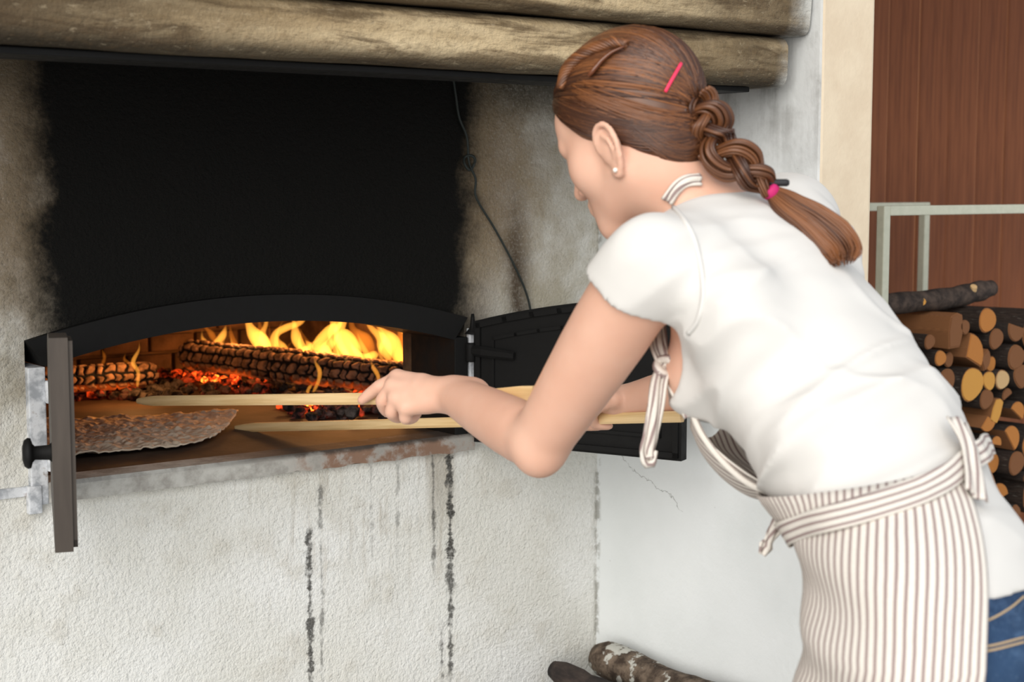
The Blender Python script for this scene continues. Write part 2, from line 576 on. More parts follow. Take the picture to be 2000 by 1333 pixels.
def ember_mat():
    b = B('glowing_embers')
    c = b.coord()
    h = b.attr('ember_heat')
    n_ = b.noise(c, 45.0, 4, 0.65)
    hot = h * b.ss(n_, 0.35, 0.65)
    base = b.mix(b.ss(n_, 0.35, 0.65), (0.012, 0.010, 0.010), (0.10, 0.085, 0.078))
    col = b.mix(b.ss(hot, 0.5, 1.0), (1.0, 0.06, 0.006), (1.0, 0.30, 0.03))
    b.bump(n_, 0.8, 0.006)
    return b.done(base, 0.95, 0, 0.1, Emission_Color=col, Emission_Strength=hot.pow(2.0) * 6.0)

def flame_mat(name, color, strength):
    m = bpy.data.materials.new(name)
    m.use_nodes = True
    t = m.node_tree
    t.nodes.clear()
    o = t.nodes.new('ShaderNodeOutputMaterial')
    e = t.nodes.new('ShaderNodeEmission')
    e.inputs['Color'].default_value = (*color, 1)
    e.inputs['Strength'].default_value = strength
    t.links.new(e.outputs[0], o.inputs['Volume'])
    return m

def skin_mat():
    b = B('fair_skin')
    c = b.coord()
    n_ = b.noise(c, 9.0, 4); f = b.noise(c, 240.0, 3)
    base = b.mix(b.ss(n_, 0.3, 0.7), (0.66, 0.375, 0.268), (0.72, 0.44, 0.325))
    b.bump(f, 0.08, 0.001)
    b.bsdf.inputs['Subsurface Weight'].default_value = 0.12
    b.bsdf.inputs['Subsurface Radius'].default_value = (0.010, 0.004, 0.002)
    b.bsdf.inputs['Subsurface Scale'].default_value = 0.6
    return b.done(base, 0.5, 0, 0.35)

def cloth_mat(name, c1, c2):
    b = B(name)
    c = b.coord()
    n_ = b.noise(c, 7.0, 4); f = b.noise(c, 500.0, 2)
    b.bump(f * 0.3 + b.noise(c, 30.0, 4) * 0.7, 0.12, 0.003)
    return b.done(b.mix(n_, c1, c2), 0.9, 0, 0.15)

def stripe_mat():
    b = B('striped_ticking')
    uv = b.coord('UV'); x, y, z = b.xyz(uv)
    c = b.coord()
    wob = (b.noise(c, 16.0, 3) - 0.5) * 0.0022
    ph = ((x + wob) * (1.0 / 0.0088)).frac()
    line = b.band(ph, 0.28, 0.64, 0.07)
    weave = b.noise(c, 700.0, 2)
    base = b.mix(b.ss(weave, 0.3, 0.7), (0.63, 0.585, 0.525), (0.70, 0.655, 0.595))
    base = b.mix(line * 0.88, base, (0.23, 0.155, 0.15))
    b.bump(weave * 0.3 + b.noise(c, 26.0, 4), 0.22, 0.003)
    return b.done(base, 0.92, 0, 0.12)

def denim_mat():
    b = B('blue_denim')
    c = b.coord(); x, y, z = b.xyz(c)
    n_ = b.noise(c, 10.0, 5); f = b.noise(b.scale(c, (1, 1, 0.4)), 350.0, 3)
    cr = b.noise(b.scale(c, (0.6, 0.6, 2.2)), 16.0, 4, 0.6, 0.8)
    base = b.mix(b.ss(n_, 0.3, 0.7), (0.014, 0.032, 0.075), (0.030, 0.066, 0.135))
    base = b.mix(b.ss(cr, 0.52, 0.70) * 0.6, base, (0.075, 0.135, 0.24))
    base = b.mix(b.ss(f, 0.55, 0.75) * 0.4, base, (0.09, 0.14, 0.22))
    b.bump(f * 0.25 + cr, 0.35, 0.004)
    return b.done(base, 0.85, 0, 0.2)

def hair_mat():
    b = B('auburn_hair')
    tone = b.attr('tone')
    c = b.coord(); n_ = b.noise(c, 35.0, 3)
    base = b.mix(tone, (0.035, 0.012, 0.006), (0.30, 0.110, 0.034))
    base = b.mix(n_ * 0.35, base, (0.11, 0.040, 0.017))
    return b.done(base, 0.42, 0, 0.5)

def plain(name, col, rough=0.6, metal=0.0, spec=0.4, **kw):
    b = B(name)
    c = b.coord(); n_ = b.noise(c, 60.0, 3)
    col2 = tuple(min(1, k * 1.25 + 0.003) for k in col)
    return b.done(b.mix(n_, col, col2), rough, metal, spec, **kw)

MT = dict(
    oven=plaster_oven(), side=plaster_side(), cream=plaster_cream(), hood=hood_mat(), soot=soot_mat(), iron=iron_mat(),
    edge=door_edge_mat(), galv=galv_mat(), sill=sill_mat(), brick=brick_dark(), hearth=hearth_mat(), conc=concrete_mat(),
    plank=plank_mat(), rack=rackpaint_mat(), bark=bark_mat(), lichen=lichen_bark_mat(),
    cut_orange=cut_mat('orange_cut_wood', (0.33, 0.125, 0.030), (0.46, 0.19, 0.05)),
    cut_yellow=cut_mat('yellow_cut_wood', (0.46, 0.22, 0.045), (0.56, 0.29, 0.07)),
    cut_pale=cut_mat('pale_cut_wood', (0.44, 0.28, 0.13), (0.54, 0.37, 0.19)),
    cut_brown=cut_mat('brown_cut_wood', (0.13, 0.055, 0.024), (0.22, 0.095, 0.04)),
    split=cut_mat('split_wood_face', (0.16, 0.068, 0.028), (0.25, 0.11, 0.045)),
    stick=stick_mat(), bread=bread_mat(), char=char_mat(), ember=ember_mat(),
    flame=flame_mat('flame_gas', (1.0, 0.37, 0.045), 78.0), flame2=flame_mat('faint_flame_gas', (1.0, 0.25, 0.02), 26.0),
    skin=skin_mat(), shirt=cloth_mat('white_jersey', (0.615, 0.59, 0.56), (0.67, 0.65, 0.62)), stripe=stripe_mat(), denim=denim_mat(),
    hair=hair_mat(), wire=plain('dark_wire', (0.015, 0.02, 0.018), 0.6), pink=plain('pink_plastic', (0.72, 0.03, 0.09), 0.35),
    magenta=plain('magenta_elastic', (0.42, 0.01, 0.11), 0.7), black=plain('black_elastic', (0.012, 0.012, 0.014), 0.6),
    tort=plain('tortoiseshell', (0.12, 0.035, 0.012), 0.2, 0, 0.6), pearl=plain('pearl', (0.75, 0.72, 0.66), 0.2, 0, 0.6),
    stitch=plain('tan_stitching', (0.42, 0.30, 0.17), 0.8), shoe=plain('dark_leather', (0.03, 0.025, 0.02), 0.5),
    eye=plain('eye_white', (0.78, 0.76, 0.74), 0.2), iris=plain('iris', (0.05, 0.09, 0.12), 0.2), lip=plain('lip', (0.55, 0.20, 0.17), 0.5),
    groove=plain('plank_backing', (0.30, 0.13, 0.06), 0.8),  # lighter than the boards: lit bevel edges put into the joint colour
)

# ------------------------------------------------------------------ the setting
YW = 2.40           # face of the oven wall
XS = 2.02           # face of the alcove's side wall
XC, ZS = 1.2575, 0.925
X0i, X1i = 0.862, 1.655     # clear width of the mouth
def z_in(x): return 1.166 - 0.34 * (x - 1.25) ** 2
def z_out(x): return 1.213 - 0.32 * (x - 1.25) ** 2

def plate_with_arch(name, x0, x1, z0, z1, hx0, hx1, hz0, ztop, ya, yb, mats, parent=None, n=24):
    """slab between y=ya and y=yb with an arched hole"""
    V, F = [], []
    xs = np.linspace(hx0, hx1, n + 1)
    def quad(a, b_, c, d):
        i = len(V); V.extend([a, b_, c, d]); F.append([i, i + 1, i + 2, i + 3])
    for y, flip in ((ya, False), (yb, True)):
        def q(xa, xb, za, zb, zc, zd):     # za,zb bottom at xa,xb ; zc,zd top at xb,xa
            pts = [(xa, y, za), (xb, y, zb), (xb, y, zc), (xa, y, zd)]
            quad(*(pts[::-1] if flip else pts))
        q(x0, hx0, z0, z0, z1, z1)
        q(hx1, x1, z0, z0, z1, z1)
        for i in range(n):
            xa, xb = xs[i], xs[i + 1]
            if hz0 > z0: q(xa, xb, z0, z0, hz0, hz0)
            q(xa, xb, ztop(xa), ztop(xb), z1, z1)
    for i in range(n):
        xa, xb = xs[i], xs[i + 1]
        quad((xa, ya, ztop(xa)), (xa, yb, ztop(xa)), (xb, yb, ztop(xb)), (xb, ya, ztop(xb)))
        quad((xa, ya, hz0), (xb, ya, hz0), (xb, yb, hz0), (xa, yb, hz0))
    quad((hx0, ya, hz0), (hx0, yb, hz0), (hx0, yb, ztop(hx0)), (hx0, ya, ztop(hx0)))
    quad((hx1, ya, hz0), (hx1, ya, ztop(hx1)), (hx1, yb, ztop(hx1)), (hx1, yb, hz0))
    for a, b_ in (((x0, ya), (x0, yb)), ((x1, yb), (x1, ya))):
        quad((a[0], a[1], z0), (a[0], a[1], z1), (b_[0], b_[1], z1), (b_[0], b_[1], z0))
    quad((x0, ya, z1), (x1, ya, z1), (x1, yb, z1), (x0, yb, z1))
    quad((x0, ya, z0), (x0, yb, z0), (x1, yb, z0), (x1, ya, z0))
    return mesh_obj(name, V, F, mats, parent)

wall_back = plate_with_arch('wall_back', -0.8, XS, 0.0, 2.6, 0.834, 1.686, 0.893, z_out, YW, YW + 0.14, MT['oven'])
tag(wall_back, 'rough whitewashed oven wall blackened with soot above the arched mouth', kind='structure')

bm = bmesh.new()
add_box(bm, (XS, 1.81, 0.0), (2.155, 3.75, 2.6), 0.006)
for f in bm.faces:
    n_ = f.normal if f.normal.length else None
bm.normal_update()
for f in bm.faces:
    c = f.calc_center_median()
    f.material_index = 0 if (f.normal.x < -0.5) else 1
wall_right = bm_obj('wall_right', bm, [MT['side'], MT['cream']])
tag(wall_right, 'bluish white side wall of the alcove ending in a cream pillar edge', kind='structure')
bm = bmesh.new(); add_box(bm, (-0.95, 1.81, 0.0), (-0.8, 2.6, 2.6), 0.006)
tag(bm_obj('wall_left', bm, MT['cream']), 'cream plaster side wall at the far left of the alcove', kind='structure')
bm = bmesh.new(); add_box(bm, (-8.0, -8.0, -0.1), (10.0, 3.9, 0.0))
tag(bm_obj('floor', bm, MT['conc']), 'plain grey concrete floor', kind='structure')
bm = bmesh.new(); add_box(bm, (-1.2, 1.55, 2.6), (9.2, 3.9, 2.7))  # out-of-view slab added to hold back top light and darken the log area
tag(bm_obj('ceiling', bm, MT['groove']), 'unseen boarded shelter ceiling added to dim the light from above', kind='structure')

# plank wall far right: every board a piece of its own
YP = 2.78
xa = on_plane(1735, 200, 1, YP)[0]
bw = (on_plane(1965, 200, 1, YP)[0] - xa) / 4.0
bm = bmesh.new(); add_box(bm, (2.155, YP + 0.005, 0.0), (9.0, YP + 0.06, 2.6))
wall_far = tag(bm_obj('wall_far', bm, MT['groove']), 'reddish brown wall of vertical pine boards behind the firewood', kind='structure')
bm = bmesh.new()
add_box(bm, (0.0022, 0.0, 0.0), (bw - 0.0022, 0.024, 2.599))
es = [e for e in bm.edges if abs(e.verts[0].co.y) < 1e-6 and abs(e.verts[1].co.y) < 1e-6 and abs(e.verts[0].co.x - e.verts[1].co.x) < 1e-6]
bmesh.ops.bevel(bm, geom=es, offset=0.004, segments=1, affect='EDGES')
proto = bm_obj('plank', bm, MT['plank'], wall_far)
x_first = xa - bw * math.floor((xa - 2.16) / bw)
for i in range(int((9.0 - x_first) / bw)):
    o = proto if i == 0 else proto.copy()
    if i: link(o, wall_far)
    o.location = (x_first + i * bw, YP + 0.0015 * math.sin(i * 2.3), 0.0)

# ------------------------------------------------------------------ hood over the alcove
hood = tag(empty('chimney_hood', (0.6, 1.9, 1.56)), 'smoke-stained plaster chimney hood with rounded stepped courses above the oven', 'hood')
def course(name, prof, x0, x1, mat, n=160, wob=0.004, seed=0):
    xs = np.linspace(x0, x1, n)
    prof = np.array(prof)
    m = len(prof)
    V = []
    for x in xs:
        for (y, z) in prof:
            V.append((x, y, z))
    V = np.array(V)
    d = noise3(V * np.array([9.0, 26, 26]), 1.0, seed) * wob
    V[:, 1] += d; V[:, 2] += d * 0.6
    F = []
    for i in range(n - 1):
        for j in range(m):
            k = (j + 1) % m
            F.append([i * m + j, i * m + k, (i + 1) * m + k, (i + 1) * m + j])
    F.append(list(range(m))); F.append([(n - 1) * m + j for j in range(m)][::-1])
    o = mesh_obj(name, V, F, mat, None, smooth=True)
    return under(o, hood)
def round_prof(yf, yb, za, zb, r):
    pts = [(yb, za)]
    for a in np.linspace(-math.pi / 2, 0, 6): pts.append((yf + r - r * math.cos(a), za + r + r * math.sin(a)))
    for a in np.linspace(0, math.pi / 2, 6): pts.append((yf + r - r * math.cos(a), zb - r + r * math.sin(a)))
    pts.append((yb, zb))
    return pts
course('lower_course', round_prof(1.860, 2.00, 1.572, 1.657, 0.020), -0.79, 1.988, MT['hood'], seed=1)
course('middle_course', round_prof(1.832, 2.00, 1.659, 1.742, 0.019), -0.79, 2.014, MT['hood'], seed=2)
course('upper_course', round_prof(1.852, 2.00, 1.744, 2.595, 0.02), -0.79, 2.012, MT['hood'], seed=3)
bm = bmesh.new(); add_box(bm, (-0.79, 1.892, 1.562), (1.93, 1.975, 1.571), 0.002)
under(bm_obj('steel_lintel', bm, MT['iron']), hood)

# ------------------------------------------------------------------ the oven: frame, doors, chamber
oven = tag(empty('masonry_oven', (XC, 2.5, 0.9)), 'arched black bread oven mouth with two open iron doors and a rusty sill', 'oven')
def arch_ring():
    n = 40
    xs = np.linspace(0.834, 1.686, n)
    V, F = [], []
    for x in xs:
        xi = min(max(x, X0i), X1i)
        xi = X0i + (x - 0.834) / (1.686 - 0.834) * (X1i - X0i)
        for y in (YW - 0.012, YW + 0.15):
            V.append((x, y, z_out(x) - 0.0005)); V.append((xi, y, z_in(xi)))
    for i in range(n - 1):
        a = i * 4; b_ = a + 4
        F += [[a, b_, b_ + 1, a + 1][::-1], [a + 2, a + 3, b_ + 3, b_ + 2][::-1], [a + 1, b_ + 1, b_ + 3, a + 3][::-1], [a, a + 2, b_ + 2, b_][::-1]]
    F += [[0, 1, 3, 2], [(n - 1) * 4 + k for k in (0, 2, 3, 1)]]
    return V, F
V, F = arch_ring()
under(mesh_obj('arch_plate', V, F, MT['iron']), oven)
bm = bmesh.new(); add_box(bm, (0.834, YW - 0.013, 0.893), (X0i, YW + 0.14, z_in(X0i) + 0.0), 0.002)
under(tag(bm_obj('jamb', bm, MT['galv']), 'pale painted steel door jamb'), oven)
bm = bmesh.new(); add_box(bm, (X1i, YW - 0.012, 0.927), (1.686, YW + 0.14, z_in(X1i) + 0.004), 0.002)
under(tag(bm_obj('jamb', bm, MT['iron']), 'black iron door jamb'), oven)
# sill: slightly uneven stone-like strip
xs = np.linspace(X0i, 1.70, 70)
V, F = [], []
for i, x in enumerate(xs):
    w1 = 0.004 * math.sin(i * 0.9) * math.sin(i * 0.37) * (0.6 if x > 1.3 else 0.2)
    for (y, z) in ((YW + 0.05, 0.890), (YW - 0.013, 0.8945 + w1), (YW - 0.015 + w1 * 0.5, 0.921), (YW - 0.010, 0.9275), (YW + 0.05, 0.9275)):
        V.append((x, y, z))
m = 5
for i in range(len(xs) - 1):
    for j in range(m):
        k = (j + 1) % m
        F.append([i * m + j, i * m + k, (i + 1) * m + k, (i + 1) * m + j][::-1])
F += [list(range(m)), [(len(xs) - 1) * m + j for j in range(m)][::-1]]
under(tag(mesh_obj('sill', V, F, MT['sill']), 'grey sill strip rusted to orange brown on one side'), oven)
bm = bmesh.new(); add_box(bm, (0.835, YW + 0.05, 0.80), (1.685, YW + 0.16, 0.9265))
add_box(bm, (0.60, YW + 0.16, 0.80), (2.01, 3.66, 0.9265))
under(bm_obj('hearth_floor', bm, MT['hearth']), oven)
under(plate_with_arch('throat_wall', 0.60, 2.01, 0.90, 1.50, X0i, X1i, 0.905, z_in, YW + 0.141, YW + 0.17, MT['brick']), oven)
# vaulted chamber built of brick courses
n, ny = 26, 14
V, F = [], []
ths = np.linspace(math.pi, 0, n)
ys = np.linspace(YW + 0.15, 3.62, ny)
prof = [(0.62, 0.90)] + [(1.31 + 0.69 * math.cos(t), 1.02 + 0.36 * math.sin(t)) for t in ths] + [(2.0, 0.90)]
for y in ys:
    for (x, z) in prof: V.append((x, y, z))
m = len(prof)
for i in range(ny - 1):
    for j in range(m - 1):
        F.append([i * m + j, i * m + j + 1, (i + 1) * m + j + 1, (i + 1) * m + j])
F.append([(ny - 1) * m + j for j in range(m)])
under(mesh_obj('vault', V, F, MT['brick'], smooth=False), oven)
# bricks of the back wall and the right side, each piece proud of its joints
bm = bmesh.new(); add_box(bm, (-0.058, -0.012, -0.021), (0.058, 0.012, 0.021), 0.004)
bp = bm_obj('brick', bm, MT['brick']); first = True
for r_ in range(7):
    for c_ in range(11):
        x = 0.70 + c_ * 0.124 + (0.062 if r_ % 2 else 0); z = 0.96 + r_ * 0.049
        if x > 1.93 or z > 1.00 + 0.34 * math.sqrt(max(0, 1 - ((x - 1.31) / 0.66) ** 2)): continue
        o = bp if first else bp.copy()
        if first: COL.objects.unlink(bp)
        first = False
        link(o)
        o.location = (x, 3.612 + random.uniform(-0.003, 0.002), z)
        bpy.context.view_layer.update()
        under(o, oven)

def leaf(name, hinge, direction, outer, label, mat, zb=0.912, w=0.437, t=0.024):
    hinge = np.array(hinge); d = unit(np.array([*direction, 0])); o_ = unit(np.array([*outer, 0]))
    up = np.array([0, 0, 1.0])
    def L(a, b_, c): return hinge + d * a + o_ * b_ + up * c
    n = 12
    ss_ = np.linspace(0.006, w, n)
    def top(s): return z_out(1.25 - (0.425 - s * 0.425 / w)) - zb - 0.012
    V, F = [], []
    for s in ss_:
        for b_ in (0.0, t):
            V.append(L(s, b_, 0)); V.append(L(s, b_, top(s)))
    for i in range(n - 1):
        a = i * 4; c = a + 4
        F += [[a, a + 1, c + 1, c], [a + 2, c + 2, c + 3, a + 3], [a + 1, a + 3, c + 3, c + 1], [a, c, c + 2, a + 2]]
    F += [[0, 2, 3, 1], [(n - 1) * 4 + k for k in (0, 1, 3, 2)]]
    me = mesh_obj(name, V, F, mat)
    tag(me, label)
    under(me, oven)
    # raised mouldings on the inner face
    def strip(pts, wd, th, nm):
        parts = []
        for k in range(len(pts) - 1):
            p0, p1 = np.array(pts[k]), np.array(pts[k + 1])
            dirn = unit(p1 - p0); nn = np.array([-dirn[1], dirn[0]])
            c8 = []
            for (p_, e_) in ((p0, -1), (p1, 1)):
                for side in (-1, 1):
                    for dep in (0.001, -th):
                        q_ = p_ + dirn * wd * 0.5 * e_ + nn * wd * 0.5 * side
                        c8.append(L(q_[0], dep, q_[1]))
            parts.append((np.array(c8), [[0, 1, 3, 2], [4, 6, 7, 5], [0, 4, 5, 1], [2, 3, 7, 6], [0, 2, 6, 4], [1, 5, 7, 3]]))
        vv, ff = join(parts)
        c_ = mesh_obj(nm, vv, ff, mat)
        under(c_, me)
        return c_
    for inset in (0.010, 0.042):
        loop = [(inset + 0.008, inset), (w - inset, inset), (w - inset, top(w) - inset)]
        loop += [(s, top(s) - inset) for s in np.linspace(w - inset, inset + 0.008, 8)[1:]] + [(inset + 0.008, inset)]
        strip(loop, 0.010 if inset < 0.02 else 0.006, 0.006 if inset < 0.02 else 0.004, 'moulding')
    return me, L, top

leafL, LL, topL = leaf('oven_door', (0.890, YW - 0.016, 0.912), (-0.335, -0.942), (-0.942, 0.335), 'left iron door leaf seen edge on', MT['edge'])
leafR, LR, topR = leaf('oven_door', (1.690, YW - 0.016, 0.912), (0.40, -0.916), (0.916, 0.40), 'right black iron door leaf swung back to the side wall', MT['iron'])
# knob on the left leaf: stem and mushroom head
def lathe(axis_o, axis_d, prof, seg=20):
    T = unit(axis_d)
    a = np.array([0, 0, 1.0]) if abs(T[2]) < 0.9 else np.array([1.0, 0, 0])
    n_ = unit(np.cross(T, a)); b_ = np.cross(T, n_)
    V, F = [], []
    for (h, r) in prof:
        for k in range(seg):
            t = 2 * math.pi * k / seg
            V.append(np.asarray(axis_o) + T * h + (n_ * math.cos(t) + b_ * math.sin(t)) * r)
    for i in range(len(prof) - 1):
        for k in range(seg):
            j = (k + 1) % seg
            F.append([i * seg + k, i * seg + j, (i + 1) * seg + j, (i + 1) * seg + k])
    F.append(list(range(seg))[::-1]); F.append([(len(prof) - 1) * seg + k for k in range(seg)])
    return np.array(V), F
kb = LL(0.385, 0.024, 0.128)
V, F = lathe(kb, np.array([-0.942, 0.335, 0]), [(-0.002, 0.015), (0.004, 0.0105), (0.022, 0.0095), (0.025, 0.013), (0.027, 0.0205), (0.031, 0.0215), (0.036, 0.018), (0.0385, 0.009)])
k_ = mesh_obj('door_knob', V, F, MT['iron'], smooth=True); under(tag(k_, 'dark mushroom-shaped iron knob'), leafL)
kb = LR(0.40, 0.024, 0.14)
V, F = lathe(kb, np.array([0.916, 0.40, 0]), [(-0.002, 0.015), (0.004, 0.0105), (0.022, 0.0095), (0.025, 0.013), (0.027, 0.0205), (0.031, 0.0215), (0.036, 0.018), (0.0385, 0.009)])
k_ = mesh_obj('door_knob', V, F, MT['iron'], smooth=True); under(k_, leafR)
# hinges
for (hx, mat, dx, zz) in ((0.868, MT['galv'], 1, 1.075), (0.868, MT['galv'], 1, 0.965), (1.687, MT['iron'], -1, 1.085), (1.687, MT['iron'], -1, 0.955)):
    V1 = lathe((hx, YW - 0.019, zz - 0.018), (0, 0, 1), [(0, 0.008), (0.002, 0.0095), (0.034, 0.0095), (0.036, 0.008)], 12)
    h_ = mesh_obj('hinge', V1[0], V1[1], mat, smooth=True)
    under(h_, oven)
bm = bmesh.new(); add_box(bm, (1.689, YW - 0.014, 0.96), (1.702, YW - 0.002, 1.13), 0.002)
under(tag(bm_obj('hinge_plate', bm, MT['galv']), 'grey metal plate beside the right hinges'), oven)
V1 = lathe((1.697, YW - 0.012, 1.118), (0, 0, 1), [(0, 0.004), (0.002, 0.016), (0.006, 0.012), (0.014, 0.006), (0.03, 0.004), (0.04, 0.003)], 12)
under(mesh_obj('hinge_pin', V1[0], V1[1], MT['iron'], smooth=True), oven)
for s in (0.05,):
    V, F = tube([LR(-0.004, -0.006, 0.178), LR(0.03, -0.010, 0.176), LR(0.10, -0.010, 0.172)], [0.010, 0.011, 0.008], 6, 0.5)
    under(mesh_obj('hinge_strap', V, F, MT['iron']), leafR)
# latch strap in the wall left of the frame
bm = bmesh.new(); add_box(bm, (0.70, YW - 0.006, 0.908), (0.837, YW + 0.004, 0.924), 0.0015)
under(tag(bm_obj('wall_strap', bm, MT['galv']), 'flat pale strap let into the plaster'), oven)
bm = bmesh.new(); add_box(bm, (0.828, YW - 0.016, 0.880), (0.850, YW - 0.002, 0.925), 0.002)
under(tag(bm_obj('frame_foot', bm, MT['galv']), 'pale lower corner of the frame'), oven)

# thin wire on the wall right of the soot
wp = [on_plane(u, v, 1, YW - 0.006) for (u, v) in ((868, 128), (884, 152), (890, 185), (897, 230), (912, 268), (916, 318), (929, 350), (930, 386), (965, 445), (1000, 510), (1025, 565), (1036, 605), (1041, 650), (1043, 690))]
V, F = tube(catmull(wp, 60), 0.0024, 6)
w_ = tag(mesh_obj('damper_wire', V, F, MT['wire'], smooth=True), 'thin dark wire hanging down the sooty plaster right of the oven', 'wire')
kp = on_plane(917, 318, 1, YW - 0.008)
V, F = tube(catmull([kp + np.array([0.012 * math.cos(t), -0.004 * math.sin(t * 2), 0.014 * math.sin(t)]) for t in np.linspace(0, 11, 14)], 50), 0.0026, 6)
mesh_obj('wire_knot', V, F, MT['wire'], w_, smooth=True)

# ------------------------------------------------------------------ fire
def char_log(name, A, Bp, r, label, seed, nu=220, nv=110):
    A, Bp = np.array(A), np.array(Bp)
    rng = np.random.default_rng(seed)
    L = np.linalg.norm(Bp - A)
    T = unit(Bp - A); n1 = unit(np.cross(T, [0, 0, 1.0])); n2 = np.cross(n1, T)
    # jittered cells on (length, circumference)
    cl, cc = 0.024, 0.024
    na, nc = int(L / cl), int(2 * math.pi * r / cc)
    seeds = []
    for i in range(-1, na + 2):
        for j in range(nc):
            seeds.append(((i + rng.uniform(-0.30, 0.30) + 0.37 * (j % 3)) * cl, (j + rng.uniform(-0.16, 0.16)) / nc * 2 * math.pi * r))
    S = np.array(seeds); C = 2 * math.pi * r
    S = np.vstack([S, S + [0, C], S - [0, C]])
    uu, vv = np.meshgrid(np.linspace(0, L, nu), np.linspace(0, C, nv, endpoint=False), indexing='ij')
    pts = np.stack([uu.ravel(), vv.ravel()], 1)
    wobx = 0.0035 * np.sin(pts[:, 1] * 190 + seed) + 0.003 * np.sin(pts[:, 0] * 150)
    D = np.maximum(np.abs(pts[:, None, 0] + wobx[:, None] - S[None, :, 0]) * 1.1, np.abs(pts[:, None, 1] + 0.6 * wobx[:, None] - S[None, :, 1]))
    D.sort(axis=1)
    edge = (D[:, 1] - D[:, 0])
    g = np.clip(1 - edge / 0.0105, 0, 1)
    ang = pts[:, 1] / r
    endt = np.minimum(pts[:, 0], L - pts[:, 0])
    rad = r * (1 + 0.07 * np.sin(ang * 2 + 0.8) + 0.05 * np.sin(pts[:, 0] * 14 + seed)) * np.clip(0.80 + endt / 0.10, 0, 1)
    rad = rad - 0.0085 * g ** 0.8
    pos = A + T * pts[:, :1] + (np.cos(ang) * rad)[:, None] * n1 + (np.sin(ang) * rad)[:, None] * n2
    V = np.vstack([pos, A[None], Bp[None]])
    F = []
    for i in range(nu - 1):
        for j in range(nv):
            k = (j + 1) % nv
            F.append([i * nv + j, i * nv + k, (i + 1) * nv + k, (i + 1) * nv + j])
    for j in range(nv):
        k = (j + 1) % nv
        F.append([nu * nv, j, k][::-1]); F.append([nu * nv + 1, (nu - 1) * nv + j, (nu - 1) * nv + k])
    groove = np.append(g, [0.5, 0.5])
    low = np.clip((-np.sin(ang) - 0.45) / 0.5, 0, 1)
    glow = np.append(low * (0.4 + 0.6 * g), [0.3, 0.3])
    o = mesh_obj(name, V, F, MT['char'], None, smooth=True, attrs={'groove': groove, 'glow': glow})
    return tag(o, label, 'log')
char_log('burning_log', P(366, 692, 3.70), P(800, 741, 3.36), 0.0415, 'thick charred log burning in the middle of the fire with cracked scales', 3)
char_log('burning_log', P(40, 747, 3.30), P(300, 731, 3.50), 0.031, 'smaller charred log glowing at the left back of the oven', 5)

def embers():
    hot = [((400, 742), 36, 1.0), ((450, 748), 30, 1.0), ((500, 752), 26, 0.9), ((605, 798), 26, 1.0), ((640, 795), 20, 0.9), ((690, 800), 18, 1.0), ((700, 775), 30, 0.6),
           ((560, 790), 26, 0.7), ((130, 772), 22, 1.0), ((190, 765), 24, 0.8), ((240, 760), 20, 0.8), ((350, 735), 30, 0.6), ((300, 725), 40, 0.35), ((620, 755), 18, 0.9), ((740, 790), 20, 0.6)]
    parts, heat = [], []
    bmx = bmesh.new(); bmesh.ops.create_icosphere(bmx, subdivisions=1, radius=1.0)
    IV = np.array([v.co[:] for v in bmx.verts]); IF = [[v.index for v in f.verts] for f in bmx.faces]; bmx.free()
    rng = np.random.default_rng(4)
    cnt = 0
    while cnt < 620:
        k = rng.uniform()
        if k < 0.5:
            u, v = rng.uniform(250, 810), rng.uniform(715, 790)
        elif k < 0.75:
            u, v = rng.normal(640, 70), rng.normal(792, 9)
        else:
            u, v = rng.uniform(60, 330), rng.uniform(728, 776)
        if v > 776 and u < 540: continue
        if u > 800: continue
        p = on_plane(u, v, 2, 0.936)
        if p[1] > 3.56 or p[0] > 1.93: continue
        rr = rng.uniform(0.006, 0.019)
        h = max([a * math.exp(-(((u - c[0]) / s) ** 2 + ((v - c[1]) / (s * 0.5)) ** 2)) for c, s, a in hot])
        h *= rng.uniform(0.1, 1.2)
        q = IV * rng.uniform(0.6, 1.25, (len(IV), 1)) * rr * np.array([1, 1, 0.8])
        parts.append((q + p + np.array([0, 0, rng.uniform(-0.004, 0.010)]), IF))
        heat += [h] * len(IV)
        cnt += 1
    V, F = join(parts)
    return tag(mesh_obj('ember_bed', V, F, MT['ember'], attrs={'ember_heat': heat}), 'bed of grey ash and red glowing embers under the burning logs', 'embers', kind='stuff')
embers()

